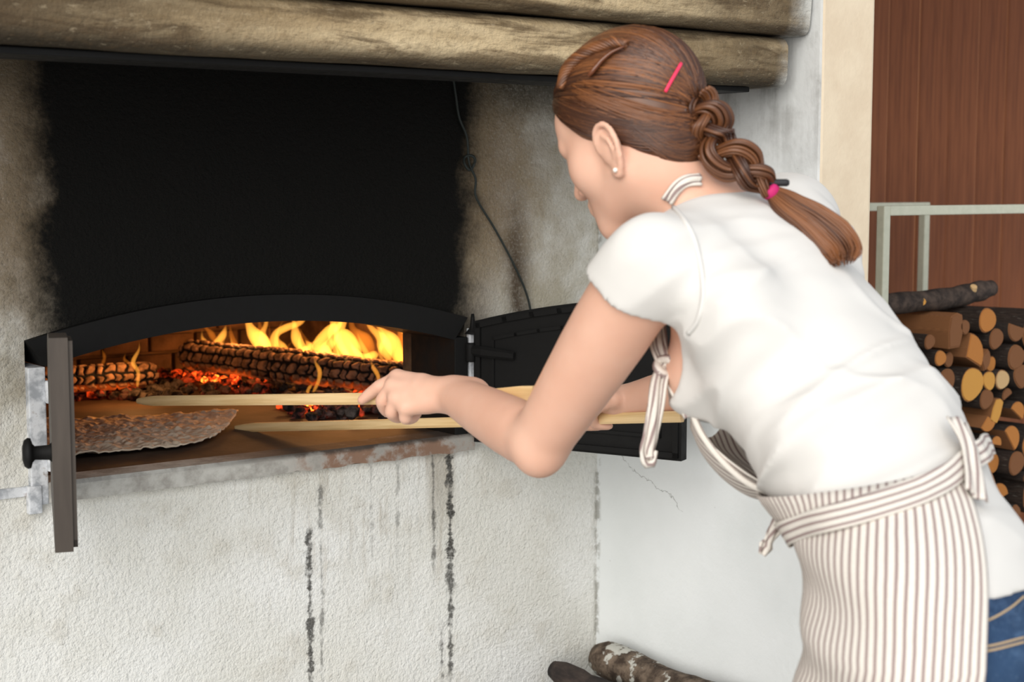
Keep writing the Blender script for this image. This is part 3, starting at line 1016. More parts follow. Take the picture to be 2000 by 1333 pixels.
fire = tag(empty('flames', P(620, 720, 3.45)), 'bright yellow orange flames licking up over the charred log', 'fire')
def flame(pts, w, mat='flame', thick=0.75):
    path = catmull([P(u, v, z) for (u, v, z) in pts], 26)
    t = np.linspace(0, 1, 26)
    prof = np.sin(np.pi * np.clip(t * 0.96 + 0.04, 0, 1) ** 0.62) ** 0.9
    prof *= 1 + 0.18 * np.sin(t * 9 + w)
    r = np.clip(w * 3.5 / FPX * 0.5 * prof, 0.0006, None)
    V, F = tube(path, r, 14, thick, up0=RIGHT)
    o = mesh_obj('flame', V, F, MT[mat], smooth=True)
    return under(o, fire)
frng = np.random.default_rng(31)
def log_y(u): return 676 + (u - 366) * 0.101           # top contour of the big log
def log_z(u): return 3.70 - (u - 366) * 0.0008
for (u0, u1, n_, hmin, hmax, wmin, wmax) in ((480, 600, 5, 40, 80, 6, 12), (600, 730, 7, 50, 110, 8, 16), (752, 812, 3, 60, 110, 8, 16), (392, 470, 5, 30, 60, 6, 12)):
    for k in range(n_):
        u = u0 + (u1 - u0) * (k + frng.uniform(0.1, 0.9)) / n_
        zz = log_z(u) + frng.uniform(0.02, 0.10); v = log_y(u) + frng.uniform(4, 16)
        H = frng.uniform(hmin, hmax); lean = frng.uniform(-0.7, 0.30) * H; a1 = frng.uniform(-16, 16); a2 = frng.uniform(-14, 14)
        flame([(u, v, zz), (u + lean * 0.2 + a1 * 0.6, v - H * 0.3, zz), (u + lean * 0.5 - a2 * 0.5, v - H * 0.62, zz), (u + lean + a2, v - H, zz)], frng.uniform(wmin, wmax), 'flame2' if k % 2 else 'flame')
def traced(pts, w, m='flame', dz=0.05):
    flame([(u, v, log_z(min(u, 790)) + dz) for u, v in pts], w, m)
traced([(419, 684), (426, 668), (436, 654), (442, 634)], 20)
traced([(421, 668), (412, 652), (402, 640), (396, 622)], 12, 'flame2')
traced([(478, 694), (462, 675), (452, 656), (449, 632)], 14, 'flame2')
traced([(513, 706), (514, 676), (494, 650), (484, 628), (478, 600)], 30)
traced([(532, 700), (518, 672), (513, 652), (520, 630), (516, 600)], 18)
traced([(508, 690), (504, 664), (508, 640), (500, 610)], 16, 'flame2')
traced([(545, 704), (535, 672), (540, 652), (560, 640), (590, 628), (605, 600)], 20)
traced([(570, 706), (556, 684), (545, 668), (540, 652)], 16)
traced([(625, 710), (598, 688), (582, 668), (577, 650), (574, 630), (565, 600)], 22)
traced([(600, 704), (590, 692), (604, 678), (596, 664)], 26)
traced([(655, 716), (628, 686), (626, 668), (642, 648), (662, 630), (665, 590)], 32)
traced([(640, 706), (636, 684), (650, 664), (652, 640), (640, 600)], 26, 'flame')
traced([(704, 718), (690, 690), (674, 664), (664, 644), (672, 624), (672, 585)], 36)
traced([(676, 710), (668, 686), (660, 664), (668, 644)], 26)
traced([(736, 690), (720, 698), (702, 694), (690, 680), (682, 664)], 20)
traced([(728, 700), (714, 672), (700, 656), (688, 640), (684, 610)], 30, 'flame2')
traced([(760, 704), (752, 680), (744, 660), (724, 640), (712, 618)], 24, 'flame', 0.02)
traced([(798, 720), (776, 690), (764, 668), (748, 650), (730, 628)], 34, 'flame', 0.02)
traced([(812, 722), (818, 694), (812, 668), (796, 652), (770, 640)], 34, 'flame', 0.02)
traced([(800, 722), (796, 690), (790, 664), (778, 640)], 50, 'flame2', 0.03)
for pts, w, m in (
    ([(268, 756, 3.34), (270, 728, 3.34), (260, 708, 3.34), (271, 684, 3.34), (272, 668, 3.34)], 9, 'flame'),
    ([(264, 720, 3.34), (252, 710, 3.34), (243, 702, 3.34), (246, 688, 3.34)], 8, 'flame2'),
    ([(612, 766, 3.36), (622, 745, 3.36), (624, 725, 3.36), (616, 708, 3.36), (612, 692, 3.36)], 9, 'flame'),
    ([(600, 768, 3.36), (604, 758, 3.36), (612, 750, 3.36)], 8, 'flame'),
    ([(740, 752, 3.30), (738, 734, 3.30), (728, 716, 3.30), (724, 704, 3.30)], 9, 'flame'),
    ([(200, 712, 3.5), (204, 698, 3.5), (198, 680, 3.5)], 8, 'flame2'),
):
    flame(pts, w, m)
for i, (p, en, rad) in enumerate(((P(660, 640, 3.50), 3.5, 0.05), (P(790, 660, 3.44), 1.8, 0.04), (P(470, 645, 3.62), 1.2, 0.04), (P(258, 700, 3.34), 0.8, 0.02))):
    ld = bpy.data.lights.new('firelight', 'POINT')
    ld.energy = en; ld.color = (1.0, 0.42, 0.12); ld.shadow_soft_size = rad
    lo = bpy.data.objects.new('firelight', ld); lo.location = p; COL.objects.link(lo); under(lo, fire)

# ------------------------------------------------------------------ flatbread on the hearth
def flatbread():
    key = [on_plane(u, v, 2, 0.93) for (u, v) in ((466, 821), (440, 848), (395, 868), (330, 878), (250, 886), (160, 895), (90, 897), (40, 880), (20, 850), (60, 826), (140, 826), (250, 822), (330, 820), (400, 820))]
    key = np.array(key)
    loop = catmull(np.vstack([key, key[:1]]), 201)[:-1]
    c = loop.mean(0)
    n, rings = len(loop), 64
    V = [c]
    for r_ in range(1, rings + 1):
        V += list(c + (loop - c) * (r_ / rings) * (1 + 0.012 * noise3(loop, 30, 2)[:, None] * (r_ / rings) ** 3))
    V = np.array(V)
    h = 0.0040 + 0.0062 * np.abs(noise3(V, 62, 3, 2)) * 1.6 + 0.004 * noise3(V, 18, 4, 2)
    edge_lift = np.zeros(len(V))
    t = np.clip((V[:, 0] - 1.15) / 0.25, 0, 1)
    V[:, 2] = 0.9285 + np.clip(h + 0.004, 0.002, None) + 0.014 * t ** 2
    F = []
    for j in range(n):
        F.append([0, 1 + j, 1 + (j + 1) % n])
    for r_ in range(rings - 1):
        for j in range(n):
            k = (j + 1) % n
            a = 1 + r_ * n
            F.append([a + j, a + n + j, a + n + k, a + k])
    m_ = len(V)
    V2 = V.copy(); V2[:, 2] -= 0.0028
    F2 = [[i + m_ for i in f][::-1] for f in F]
    a = 1 + (rings - 1) * n
    rim = [[a + j, m_ + a + j, m_ + a + (j + 1) % n, a + (j + 1) % n] for j in range(n)]
    o = mesh_obj('flatbread', np.vstack([V, V2]), F + F2 + rim, MT['bread'], smooth=True)
    return tag(o, 'thin blistered round flatbread baking on the oven floor', 'flatbread')
flatbread()

# ------------------------------------------------------------------ the two wooden turning sticks
def stick(name, A, Bp, half_h, half_w, label, paddle=0.0):
    A, Bp = np.array(A), np.array(Bp)
    L = np.linalg.norm(Bp - A); T = unit(Bp - A)
    side = unit(np.cross([0, 0, 1.0], T)); upv = np.cross(T, side)
    n = 40
    V, F = [], []
    for i in range(n):
        s = i / (n - 1)
        hh = half_h * (1 + paddle * max(0, (s - 0.86) / 0.14) * (1.0 if s < 0.985 else 0.8)) * (0.5 + 0.5 * min(1, s / 0.04))
        ww = half_w
        for (a, b_) in ((-1, -0.6), (-0.7, -1), (0.7, -1), (1, -0.6), (1, 0.6), (0.7, 1), (-0.7, 1), (-1, 0.6)):
            V.append((s * L, a * ww, b_ * hh))
    m = 8
    for i in range(n - 1):
        for j in range(m):
            k = (j + 1) % m
            F.append([i * m + j, i * m + k, (i + 1) * m + k, (i + 1) * m + j][::-1])
    F += [list(range(m)), [(n - 1) * m + j for j in range(m)][::-1]]
    o = mesh_obj(name, V, F, MT['stick'])
    Mx = Matrix.Identity(4)
    for i in range(3):
        Mx[i][0], Mx[i][1], Mx[i][2], Mx[i][3] = T[i], side[i], upv[i], A[i]
    o.matrix_world = Mx
    return tag(o, label, 'stick')
PS = 1.04      # distance scale of the person
ST1_H = P(740, 779, 2.14 * PS)
ST1_E = P(1045, 776, 1.93 * PS)
d1 = ST1_H - ST1_E
ST1_T = ST1_E + d1 * 3.05
stick('turning_stick', ST1_T, ST1_E, 0.0085, 0.0045, 'thin flat wooden stick under the pointing index finger, reaching into the fire', 0.9)
S2_T = P(462, 836, 3.02); S2_E = P(1332, 814, 2.29)
stick('turning_stick', S2_T, S2_E, 0.0085, 0.005, 'lower long wooden stick lying over the oven sill under the hand')

# ------------------------------------------------------------------ firewood rack at the right
rack = tag(empty('log_rack', (2.96, 2.38, 0.0)), 'grey painted tubular steel rack holding stacked firewood by the plank wall', 'rack')
HW = 0.0105
def bar(lo, hi, nm):
    bm = bmesh.new(); add_box(bm, lo, hi, 0.0025)
    return under(bm_obj(nm, bm, MT['rack']), rack)
YF, YB = 2.16, 2.60
fl = on_plane(1726, 412, 1, YF); br = on_plane(1806, 398, 1, YB)
ZT = float(fl[2]); XL, XR = float(fl[0]), float(br[0])
for y in (YF, YB):
    for x in (XL, XR):
        bar((x - HW, y - HW, 0.0), (x + HW, y + HW, ZT + HW), 'post')
    bar((XL + HW, y - HW, ZT - HW), (XR - HW, y + HW, ZT + HW), 'top_bar')
    bar((XL + HW, y - HW, 0.02), (XR - HW, y + HW, 0.041), 'rail')
for x in (XL, XR):
    bar((x - HW, YF + HW, 0.02), (x + HW, YB - HW, 0.041), 'rail')

def outline(kind, seed, n=20):
    rng = np.random.default_rng(seed)
    if kind == 'round':
        a = np.linspace(0, 2 * math.pi, n, endpoint=False)
        r = 1 + 0.06 * np.sin(a * 2 + rng.uniform(0, 6)) + 0.05 * np.sin(a * 3 + rng.uniform(0, 6))
        return np.stack([np.cos(a) * r, np.sin(a) * r], 1), np.ones(n, bool)
    if kind == 'half':
        a = np.linspace(-0.15, math.pi + 0.15, 14)
        p = np.stack([np.cos(a), np.sin(a) - 0.35], 1)
        return p, np.array([True] * 13 + [False])
    if kind == 'quarter':
        a = np.linspace(0.0, math.pi * 0.62, 9)
        p = np.stack([np.cos(a) * 1.35 - 0.45, np.sin(a) * 1.35 - 0.65], 1)
        p = np.vstack([p, [-0.62, -0.75]])
        return p, np.array([True] * 8 + [False, False])
    if kind == 'slab':
        p = np.array([(-0.5, -1.0), (0.35, -0.95), (0.55, -0.2), (0.5, 0.9), (0.1, 1.05), (-0.4, 0.85), (-0.55, 0.0)])
        return p, np.array([False, True, True, False, False, False, False])
LOGM = {}
def log_meshes(kind, seed, cut):
    key = (kind, seed, cut)
    if key in LOGM: return LOGM[key]
    p, bark = outline(kind, seed)
    n = len(p); rings = 7
    rng = np.random.default_rng(seed + 90)
    V, F, fm = [], [], []
    for i in range(rings):
        t = i / (rings - 1)
        w = 1 + 0.035 * math.sin(t * 7 + seed)
        off = np.array([0.05 * math.sin(t * 4 + seed), 0.05 * math.cos(t * 3 + seed)]) * t
        for q in p: V.append((q[0] * w + off[0], t, q[1] * w + off[1]))
    for i in range(rings - 1):
        for j in range(n):
            k = (j + 1) % n
            F.append([i * n + j, (i + 1) * n + j, (i + 1) * n + k, i * n + k][::-1]); fm.append(0 if bark[j] else 1)
    F.append([(rings - 1) * n + j for j in range(n)][::-1]); fm.append(1)
    F.append(list(range(n))); fm.append(1)
    a = bpy.data.meshes.new('firewood_log'); a.from_pydata(V, [], F); a.materials.append(MT['bark']); a.materials.append(MT['split'])
    a.polygons.foreach_set('material_index', np.array(fm, dtype=np.int32))
    if kind == 'round': a.polygons.foreach_set('use_smooth', np.array([len(f) == 4 for f in F]))
    # end face, sitting a hair proud of the bark
    c = p.mean(0)
    V2 = [(c[0], -0.006, c[1])] + [(c[0] + (q[0] - c[0]) * 0.93, -0.006, c[1] + (q[1] - c[1]) * 0.93) for q in p] + [(c[0] + (q[0] - c[0]) * 0.97, 0.004, c[1] + (q[1] - c[1]) * 0.97) for q in p]
    F2 = [[0, 1 + j, 1 + (j + 1) % n][::-1] for j in range(n)] + [[1 + j, 1 + (j + 1) % n, 1 + n + (j + 1) % n, 1 + n + j][::-1] for j in range(n)]
    b_ = bpy.data.meshes.new('cut_face'); b_.from_pydata(V2, [], F2); b_.materials.append(MT[cut])
    LOGM[key] = (a, b_)
    return a, b_
def firewood(x, y, z, rx, rz, L, kind, seed, cut, label, group, rot=0.0, yaw=0.0):
    a, b_ = log_meshes(kind, seed, cut)
    o = link(bpy.data.objects.new('firewood_log', a))
    o.location = (x, y, z); o.scale = (rx, L, rz); o.rotation_euler = (0, rot, yaw)
    c = link(bpy.data.objects.new('cut_face', b_), o)
    return tag(o, label, 'log', group)
G = 'stacked firewood in the rack'
placed = []
def spec(u, v, rpx, kind, cut, label, seed=1, rot=0.0, y=None, sq=1.0):
    y = YF + 0.01 if y is None else y
    p = on_plane(u, v, 1, y)
    f_ = float(np.dot(p - CAM, FWD))
    r = rpx * f_ / FPX
    placed.append((p[0], p[2], r))
    firewood(p[0], y, p[2], r * sq, r, 0.46, kind, seed, cut, label, G, rot)
spec(1866, 647, 33, 'slab', 'cut_brown', 'large dull brown split block at the top left of the rack', 2, 0.0, sq=1.15)
spec(1884, 639, 14, 'round', 'cut_brown', 'small dull round log end between the top split block and the orange end', 1)
spec(1928, 626, 25, 'round', 'cut_orange', 'orange round log end just under the crosswise top log', 2)
spec(1945, 662, 21, 'round', 'cut_brown', 'brown round log end below and right of the orange end', 3)
spec(1906, 684, 34, 'quarter', 'cut_orange', 'quarter-split log with an orange wedge-shaped end below the brown block', 1, 0.5)
spec(1983, 650, 26, 'half', 'cut_brown', 'reddish split log high at the right edge of the photo', 1, 3.4)
spec(1926, 704, 19, 'quarter', 'cut_brown', 'small brown wedge tucked right of the orange wedge end', 2, 1.2)
spec(1984, 698, 25, 'round', 'cut_brown', 'round brown log end with thick dark bark at the right edge', 2)
spec(1898, 751, 34, 'round', 'cut_yellow', 'biggest bright yellow-orange oval log end beside the white shirt', 3, sq=1.0)
spec(1931, 744, 19, 'round', 'cut_yellow', 'smaller yellow log end touching the biggest yellow one', 1)
spec(1957, 742, 20, 'round', 'cut_pale', 'palest cream round log end in the stack', 2)
spec(1926, 780, 20, 'round', 'cut_brown', 'dull brown round end directly under the two yellow ends', 3)
spec(1994, 735, 23, 'round', 'cut_brown', 'brown round end cut off by the right edge of the photo', 1)
spec(1946, 803, 25, 'slab', 'cut_yellow', 'tall narrow golden split log end below the pale round one', 3, 0.35)
spec(1989, 800, 22, 'half', 'cut_orange', 'orange half-round log end near the right edge', 2, 0.6)
spec(1929, 832, 20, 'quarter', 'cut_orange', 'orange wedge end peeking out beside the back of the shirt', 3, 2.4)
spec(1978, 852, 27, 'half', 'cut_orange', 'ragged orange split end with dark bark low at the right', 3, 0.9)
spec(1946, 862, 15, 'half', 'cut_orange', 'small orange split end just above the apron tie', 1, 0.2)
spec(1985, 905, 24, 'round', 'cut_brown', 'dark brown log end above the hip at the right edge', 3)
spec(1836, 700, 16, 'round', 'cut_orange', 'small orange round end half hidden by the shirt', 2)
spec(1815, 668, 15, 'round', 'cut_brown', 'small brown round end half hidden by the shirt', 3)
spec(1850, 742, 22, 'round', 'cut_brown', 'dark round log end hidden beside the biggest yellow one', 1)
rng = np.random.default_rng(21)
for (rmin, rmax, zlo, zhi, tries) in ((0.040, 0.055, 0.10, 1.06, 900), (0.026, 0.040, 0.10, 1.07, 1600), (0.017, 0.026, 0.08, 1.06, 1500)):
    for _ in range(tries):
        r = rng.uniform(rmin, rmax)
        x = rng.uniform(XL + 0.012 + r, XR - 0.012 - r); z = rng.uniform(zlo, zhi)
        if z < 0.62 and rmax < 0.03: continue
        if z - r < 0.045: continue
        if any((x - a) ** 2 + (z - c) ** 2 < ((r + q) * 0.97) ** 2 for a, c, q in placed): continue
        placed.append((x, z, r))
        kind = rng.choice(['round', 'round', 'round', 'half', 'quarter'])
        cut = rng.choice(['cut_brown', 'cut_brown', 'cut_orange', 'cut_brown', 'cut_yellow'])
        yy = YF + rng.uniform(0.0, 0.05)
        firewood(x, yy, z, r * (0.93 if kind == 'round' else 0.8), r * (0.93 if kind == 'round' else 0.8), 0.45, kind, int(rng.integers(1, 4)), cut, f"{cut[4:]} {'round' if kind == 'round' else 'split'} log end {'in the bottom' if z < 0.40 else ('in the middle' if z < 0.72 else 'in the top')} third of the racked firewood", G, rng.uniform(0, 6.28) if kind == 'round' else rng.uniform(-0.6, 0.6))
# dark crooked log lying crosswise on top
pa, pb = P(1700, 603, 3.32), P(1936, 574, 3.60)
ztop = 1.4 - (575 - 365) * 3.5 / 3000
path = catmull([P(1660, 600, 3.42), P(1760, 592, 3.50), P(1850, 583, 3.56), P(1900, 572, 3.60), P(1936, 563, 3.64)], 30)
rad = np.interp(np.linspace(0, 1, 30), [0, 0.5, 0.85, 1], [0.024, 0.025, 0.024, 0.019]) * (1 + 0.05 * np.sin(np.arange(30) * 1.1))
V, F = tube(path, rad, 14)
tl = tag(mesh_obj('firewood_log', V, F, MT['bark'], smooth=True), 'long dark crooked log lying crosswise on top of the rack stack', 'log', G)
e = path[-1]; T = unit(path[-1] - path[-2])
V, F = lathe(e, T, [(-0.001, 0.018), (0.003, 0.0165), (0.0032, 0.001)], 14)
mesh_obj('cut_face', V, F, MT['cut_brown'], tl)
V, F = lathe(P(1900, 566, 3.575), unit(np.array([-0.3, -0.5, 0.8])), [(-0.006, 0.010), (0.010, 0.008), (0.011, 0.001)], 10)
tag(mesh_obj('branch_stub', V, F, MT['cut_pale'], tl), 'pale broken branch stub')
V, F = lathe(P(1801, 590, 3.505), -FWD, [(-0.004, 0.010), (0.004, 0.008), (0.005, 0.001)], 10)
tag(mesh_obj('branch_stub', V, F, MT['cut_yellow'], tl), 'small yellow knot scar')

# low stack of logs along the side wall: only the topmost come into view
G2 = 'firewood lying along the side wall'
def lying(x, z, r, y0, y1, mat, label, seed):
    n = 24
    t = np.linspace(0, 1, n)
    path = np.stack([x + 0.006 * np.sin(t * 5 + seed), y0 + (y1 - y0) * t, z + 0.004 * np.cos(t * 6 + seed)], 1)
    rr = r * (1 + 0.05 * np.sin(t * 11 + seed)) * np.clip(np.minimum(0.72 + t / 0.06, 0.72 + (1 - t) / 0.06), 0, 1)
    V, F = tube(path, rr, 16)
    V = V + (noise3(V, 45, seed, 2) * 0.0035)[:, None] * np.array([1, 0, 1])
    return tag(mesh_obj('firewood_log', V, F, MT[mat], smooth=True), label, 'log', G2)
top = on_plane(1152, 1300, 0, 1.962)
lying(1.962, 0.448, 0.036, 2.33, 1.70, 'lichen', 'lichen-spotted grey log lying in the corner against the white side wall', 1)
lying(1.872, 0.432, 0.024, 2.36, 1.72, 'bark', 'thinner dark log lying just left of the lichen-spotted one', 2)
rowz = 0.05
for row in range(4):
    for k in range(4):
        lying(1.962 - k * 0.1 - (0.05 if row % 2 else 0), 0.049 + row * 0.097, 0.0445, 2.33 + random.uniform(-0.02, 0.03), 1.70 + random.uniform(-0.04, 0.04), 'bark', 'dark log in the low stack under the lichen-spotted log', 3 + row * 4 + k)

# ------------------------------------------------------------------ the person: implicit-surface modelling
class Field:
    def __init__(s, lo, hi, h):
        s.lo = np.array(lo, float); s.h = h
        s.n = np.ceil((np.array(hi) - s.lo) / h).astype(int) + 1
        s.v = np.full(s.n, 0.08, dtype=np.float32)
    def region(s, lo, hi):
        a = np.clip(np.floor((np.array(lo) - s.lo) / s.h).astype(int), 0, s.n - 1)
        b = np.clip(np.ceil((np.array(hi) - s.lo) / s.h).astype(int) + 1, 1, s.n)
        if np.any(b <= a): return None, None
        ax = [s.lo[i] + s.h * np.arange(a[i], b[i]) for i in range(3)]
        X, Y, Z = np.meshgrid(*ax, indexing='ij')
        return tuple(slice(a[i], b[i]) for i in range(3)), np.stack([X, Y, Z], -1).astype(np.float32)
    def add(s, prim, k=0.012, inflate=0.0):
        fn, lo, hi = prim
        pad = k + 3 * s.h + abs(inflate)
        sl, p = s.region(np.array(lo) - pad, np.array(hi) + pad)
        if sl is None: return
        d = fn(p) - inflate
        a = s.v[sl]
        hh = np.clip(k - np.abs(a - d), 0, None) / max(k, 1e-6)
        s.v[sl] = np.minimum(a, d) - hh * hh * k * 0.25
    def cut(s, prim, k=0.004, whole=False):
        fn, lo, hi = prim
        if whole: lo, hi = s.lo, s.lo + s.n * s.h
        sl, p = s.region(np.array(lo) - k - 3 * s.h, np.array(hi) + k + 3 * s.h)
        if sl is None: return
        d = -fn(p)
        a = s.v[sl]
        hh = np.clip(k - np.abs(a - d), 0, None) / max(k, 1e-6)
        s.v[sl] = np.maximum(a, d) + hh * hh * k * 0.25
    def points(s):
        return s.region(s.lo, s.lo + s.n * s.h)
    def mesh(s, lams=(0.5, 0.4)):
        v = s.v
        v[0], v[-1] = 0.05, 0.05; v[:, 0], v[:, -1] = 0.05, 0.05; v[:, :, 0], v[:, :, -1] = 0.05, 0.05
        neg = v < 0
        c = np.zeros(tuple(s.n - 1), dtype=np.int8)
        for dx in (0, 1):
            for dy in (0, 1):
                for dz in (0, 1):
                    c += neg[dx:s.n[0] - 1 + dx, dy:s.n[1] - 1 + dy, dz:s.n[2] - 1 + dz]
        act = np.argwhere((c > 0) & (c < 8))
        idx = np.full(c.shape, -1, dtype=np.int64)
        idx[act[:, 0], act[:, 1], act[:, 2]] = np.arange(len(act))
        acc = np.zeros((len(act), 3)); cnt = np.zeros(len(act))
        corner = [(dx, dy, dz) for dx in (0, 1) for dy in (0, 1) for dz in (0, 1)]
        vals = {q: v[act[:, 0] + q[0], act[:, 1] + q[1], act[:, 2] + q[2]].astype(float) for q in corner}
        for a in corner:
            for ax in range(3):
                if a[ax] == 0:
                    b = list(a); b[ax] = 1; b = tuple(b)
                    va, vb = vals[a], vals[b]
                    m = (va < 0) != (vb < 0)
                    t = va[m] / (va[m] - vb[m])
                    q = np.tile(np.array(a, float), (m.sum(), 1)); q[:, ax] = t
                    acc[m] += q; cnt[m] += 1
        V = s.lo + s.h * (act + acc / cnt[:, None])
        F = []
        n = s.n
        for ax in range(3):
            a_ = [slice(1, n[i] - 1) for i in range(3)]; b_ = list(a_)
            a_[ax] = slice(0, n[ax] - 1); b_[ax] = slice(1, n[ax])
            A, Bn = neg[tuple(a_)], neg[tuple(b_)]
            off = np.ones(3, int); off[ax] = 0
            e = np.argwhere(A != Bn) + off
            inside = neg[e[:, 0], e[:, 1], e[:, 2]]
            o1, o2 = [i for i in range(3) if i != ax]
            q = []
            for (i, j) in ((-1, -1), (0, -1), (0, 0), (-1, 0)):
                cc = e.copy(); cc[:, o1] += i; cc[:, o2] += j
                q.append(idx[cc[:, 0], cc[:, 1], cc[:, 2]])
            q = np.stack(q, 1)
            flip = inside if ax != 1 else ~inside
            q[~flip] = q[~flip][:, ::-1]
            F.append(q)
        F = np.vstack(F)
        # light smoothing
        e0 = np.concatenate([F[:, 0], F[:, 1], F[:, 2], F[:, 3]]); e1 = np.concatenate([F[:, 1], F[:, 2], F[:, 3], F[:, 0]])
        deg = np.bincount(e0, minlength=len(V)) + np.bincount(e1, minlength=len(V))
        for lam in lams:
            S = np.stack([np.bincount(e0, weights=V[e1, i], minlength=len(V)) + np.bincount(e1, weights=V[e0, i], minlength=len(V)) for i in range(3)], 1)
            V = V + lam * (S / deg[:, None] - V)
        return V, F

def cone(a, b, ra, rb, wide=None, sc=1.0):
    """tapered capsule; along the axis `wide` it is sc times broader"""
    a, b = np.array(a, float), np.array(b, float)
    ba = b - a; l2 = float(ba @ ba) + 1e-9
    w = None if wide is None else unit(wide)
    R = max(ra, rb) * max(sc, 1.0)
    def fn(p):
        q = p - a
        if w is not None:
            h0 = np.clip((q @ ba) / l2, 0, 1)
            perp = q - h0[..., None] * ba
            cw = perp @ w
            perp = perp + (cw * (1.0 / sc - 1.0))[..., None] * w
            return np.linalg.norm(perp, axis=-1) - (ra + (rb - ra) * h0)
        h = np.clip((q @ ba) / l2, 0, 1)
        return np.linalg.norm(q - h[..., None] * ba, axis=-1) - (ra + (rb - ra) * h)
    return fn, np.minimum(a, b) - R, np.maximum(a, b) + R

def chain(pts, rads, n=14, wide=None, scs=None):
    """tapered tube through pts, a hard union so that it does not swell at the joints"""
    path = catmull(pts, n)
    t = np.linspace(0, 1, len(pts)); tt = np.linspace(0, 1, n)
    rr = np.interp(tt, t, rads)
    rr[1:-1] = (rr[:-2] + 2 * rr[1:-1] + rr[2:]) / 4
    sc = None if scs is None else np.interp(tt, t, scs)
    cs = [cone(path[i], path[i + 1], rr[i], rr[i + 1], wide, 1.0 if sc is None else (sc[i] + sc[i + 1]) / 2) for i in range(n - 1)]
    def fn(p):
        d = None
        for c in cs:
            v = c[0](p)
            d = v if d is None else np.minimum(d, v)
        return d
    return fn, np.min([c[1] for c in cs], axis=0), np.max([c[2] for c in cs], axis=0)

def ellip(c, R3, axes=None):
    c = np.array(c, float); R3 = np.array(R3, float)
    A = np.eye(3) if axes is None else np.array(axes, float)
    m = float(R3.max())
    def fn(p):
        q = (p - c) @ A.T
        k0 = np.linalg.norm(q / R3, axis=-1)
        k1 = np.linalg.norm(q / (R3 * R3), axis=-1) + 1e-9
        return k0 * (k0 - 1.0) / k1
    return fn, c - m, c + m

def half(point, normal):
    point, normal = np.array(point, float), unit(normal)
    return (lambda p: -((p - point) @ normal)), point, point      # inside = the side the normal points to

def PP(u, v, z): return P(u, v, z * PS)

FRONT = unit(RIGHT * -0.84 + LEVEL * 0.55)          # the way she faces
LAT = unit(RIGHT * 0.55 + LEVEL * 0.84)             # towards her right
UPZ = np.array([0, 0, 1.0])

HIP = PP(1822, 1225, 1.60)
WAIST = PP(1745, 965, 1.665)
SHL = PP(1264, 530, 1.70)
SHR = PP(1548, 440, 2.00)
SHM = (SHL + SHR) / 2
SPN = unit(SHM - WAIST)                              # along the bent back
SLAT = unit((SHR - SHL) - SPN * ((SHR - SHL) @ SPN))
SFR = np.cross(SPN, SLAT)                            # out of the chest
if SFR @ FRONT < 0: SFR = -SFR
ELL = PP(1054, 864, 1.85); WRL = PP(886, 772, 2.065)
ELR = P(1450, 738, 2.26); WRR = P(1222, 786, 2.385)
NECK0 = SHM + SPN * 0.015 - SFR * 0.012
HEADC = PP(1228, 250, 1.865)
pitch = math.radians(27)
HFRONT = unit(RIGHT * -0.76 + LEVEL * 0.65)
HF = unit(HFRONT * math.cos(pitch) - UPZ * math.sin(pitch))
HR = unit(RIGHT * 0.65 + LEVEL * 0.76)
HU = np.cross(HR, HF)
if HU[2] < 0: HU = -HU
HA = np.stack([HR, HF, HU])
def hd(x, y, z): return HEADC + HR * x + HF * y + HU * z
NECK1 = hd(0, -0.022, -0.075)

torso = []          # (primitive, blend)
ch1 = SHM - SPN * 0.075
torso.append((chain([WAIST - SPN * 0.01, WAIST + SPN * 0.08, WAIST + SPN * 0.20, ch1, SHM - SPN * 0.02 - SFR * 0.012], [0.085, 0.090, 0.099, 0.096, 0.064], 14, SLAT, [1.36, 1.40, 1.46, 1.52, 1.6]), 0.02))
torso.append((cone(SHL + SLAT * 0.03, SHR - SLAT * 0.03, 0.046, 0.048), 0.02))
torso.append((cone(SHM + SPN * 0.02 - SFR * 0.02, SHL, 0.038, 0.044), 0.02))
torso.append((cone(SHM + SPN * 0.02 - SFR * 0.02, SHR, 0.040, 0.050), 0.02))
for e_, s in ((SHL, 1), (SHR, -1)):
    torso.append((cone(e_ - SPN * 0.09 + SLAT * 0.05 * s - SFR * 0.038, e_ - SPN * 0.02 + SLAT * 0.05 * s - SFR * 0.024, 0.042, 0.036), 0.05))
for s in (-1, 1):
    torso.append((ellip(SHM - SPN * 0.145 + SLAT * 0.072 * s + SFR * 0.072, (0.055, 0.055, 0.052)), 0.025))
PELV = HIP + UPZ * 0.03
hips = [(chain([WAIST, (WAIST + PELV) / 2, PELV, HIP - UPZ * 0.07], [0.084, 0.098, 0.106, 0.102], 10, LAT, [1.36, 1.46, 1.52, 1.55]), 0.02)]
for s in (-1, 1):
    hips.append((ellip(HIP + LAT * 0.070 * s - FRONT * 0.045 - UPZ * 0.025, (0.078, 0.078, 0.088)), 0.03))

def arm(sh, el, wr):
    return [(chain([sh, sh + (el - sh) * 0.4, el], [0.050, 0.0495, 0.0375], 8), 0.012),
            (chain([el, el + (wr - el) * 0.25, el + (wr - el) * 0.65, wr], [0.0375, 0.0405, 0.0345, 0.0265], 9), 0.010)]

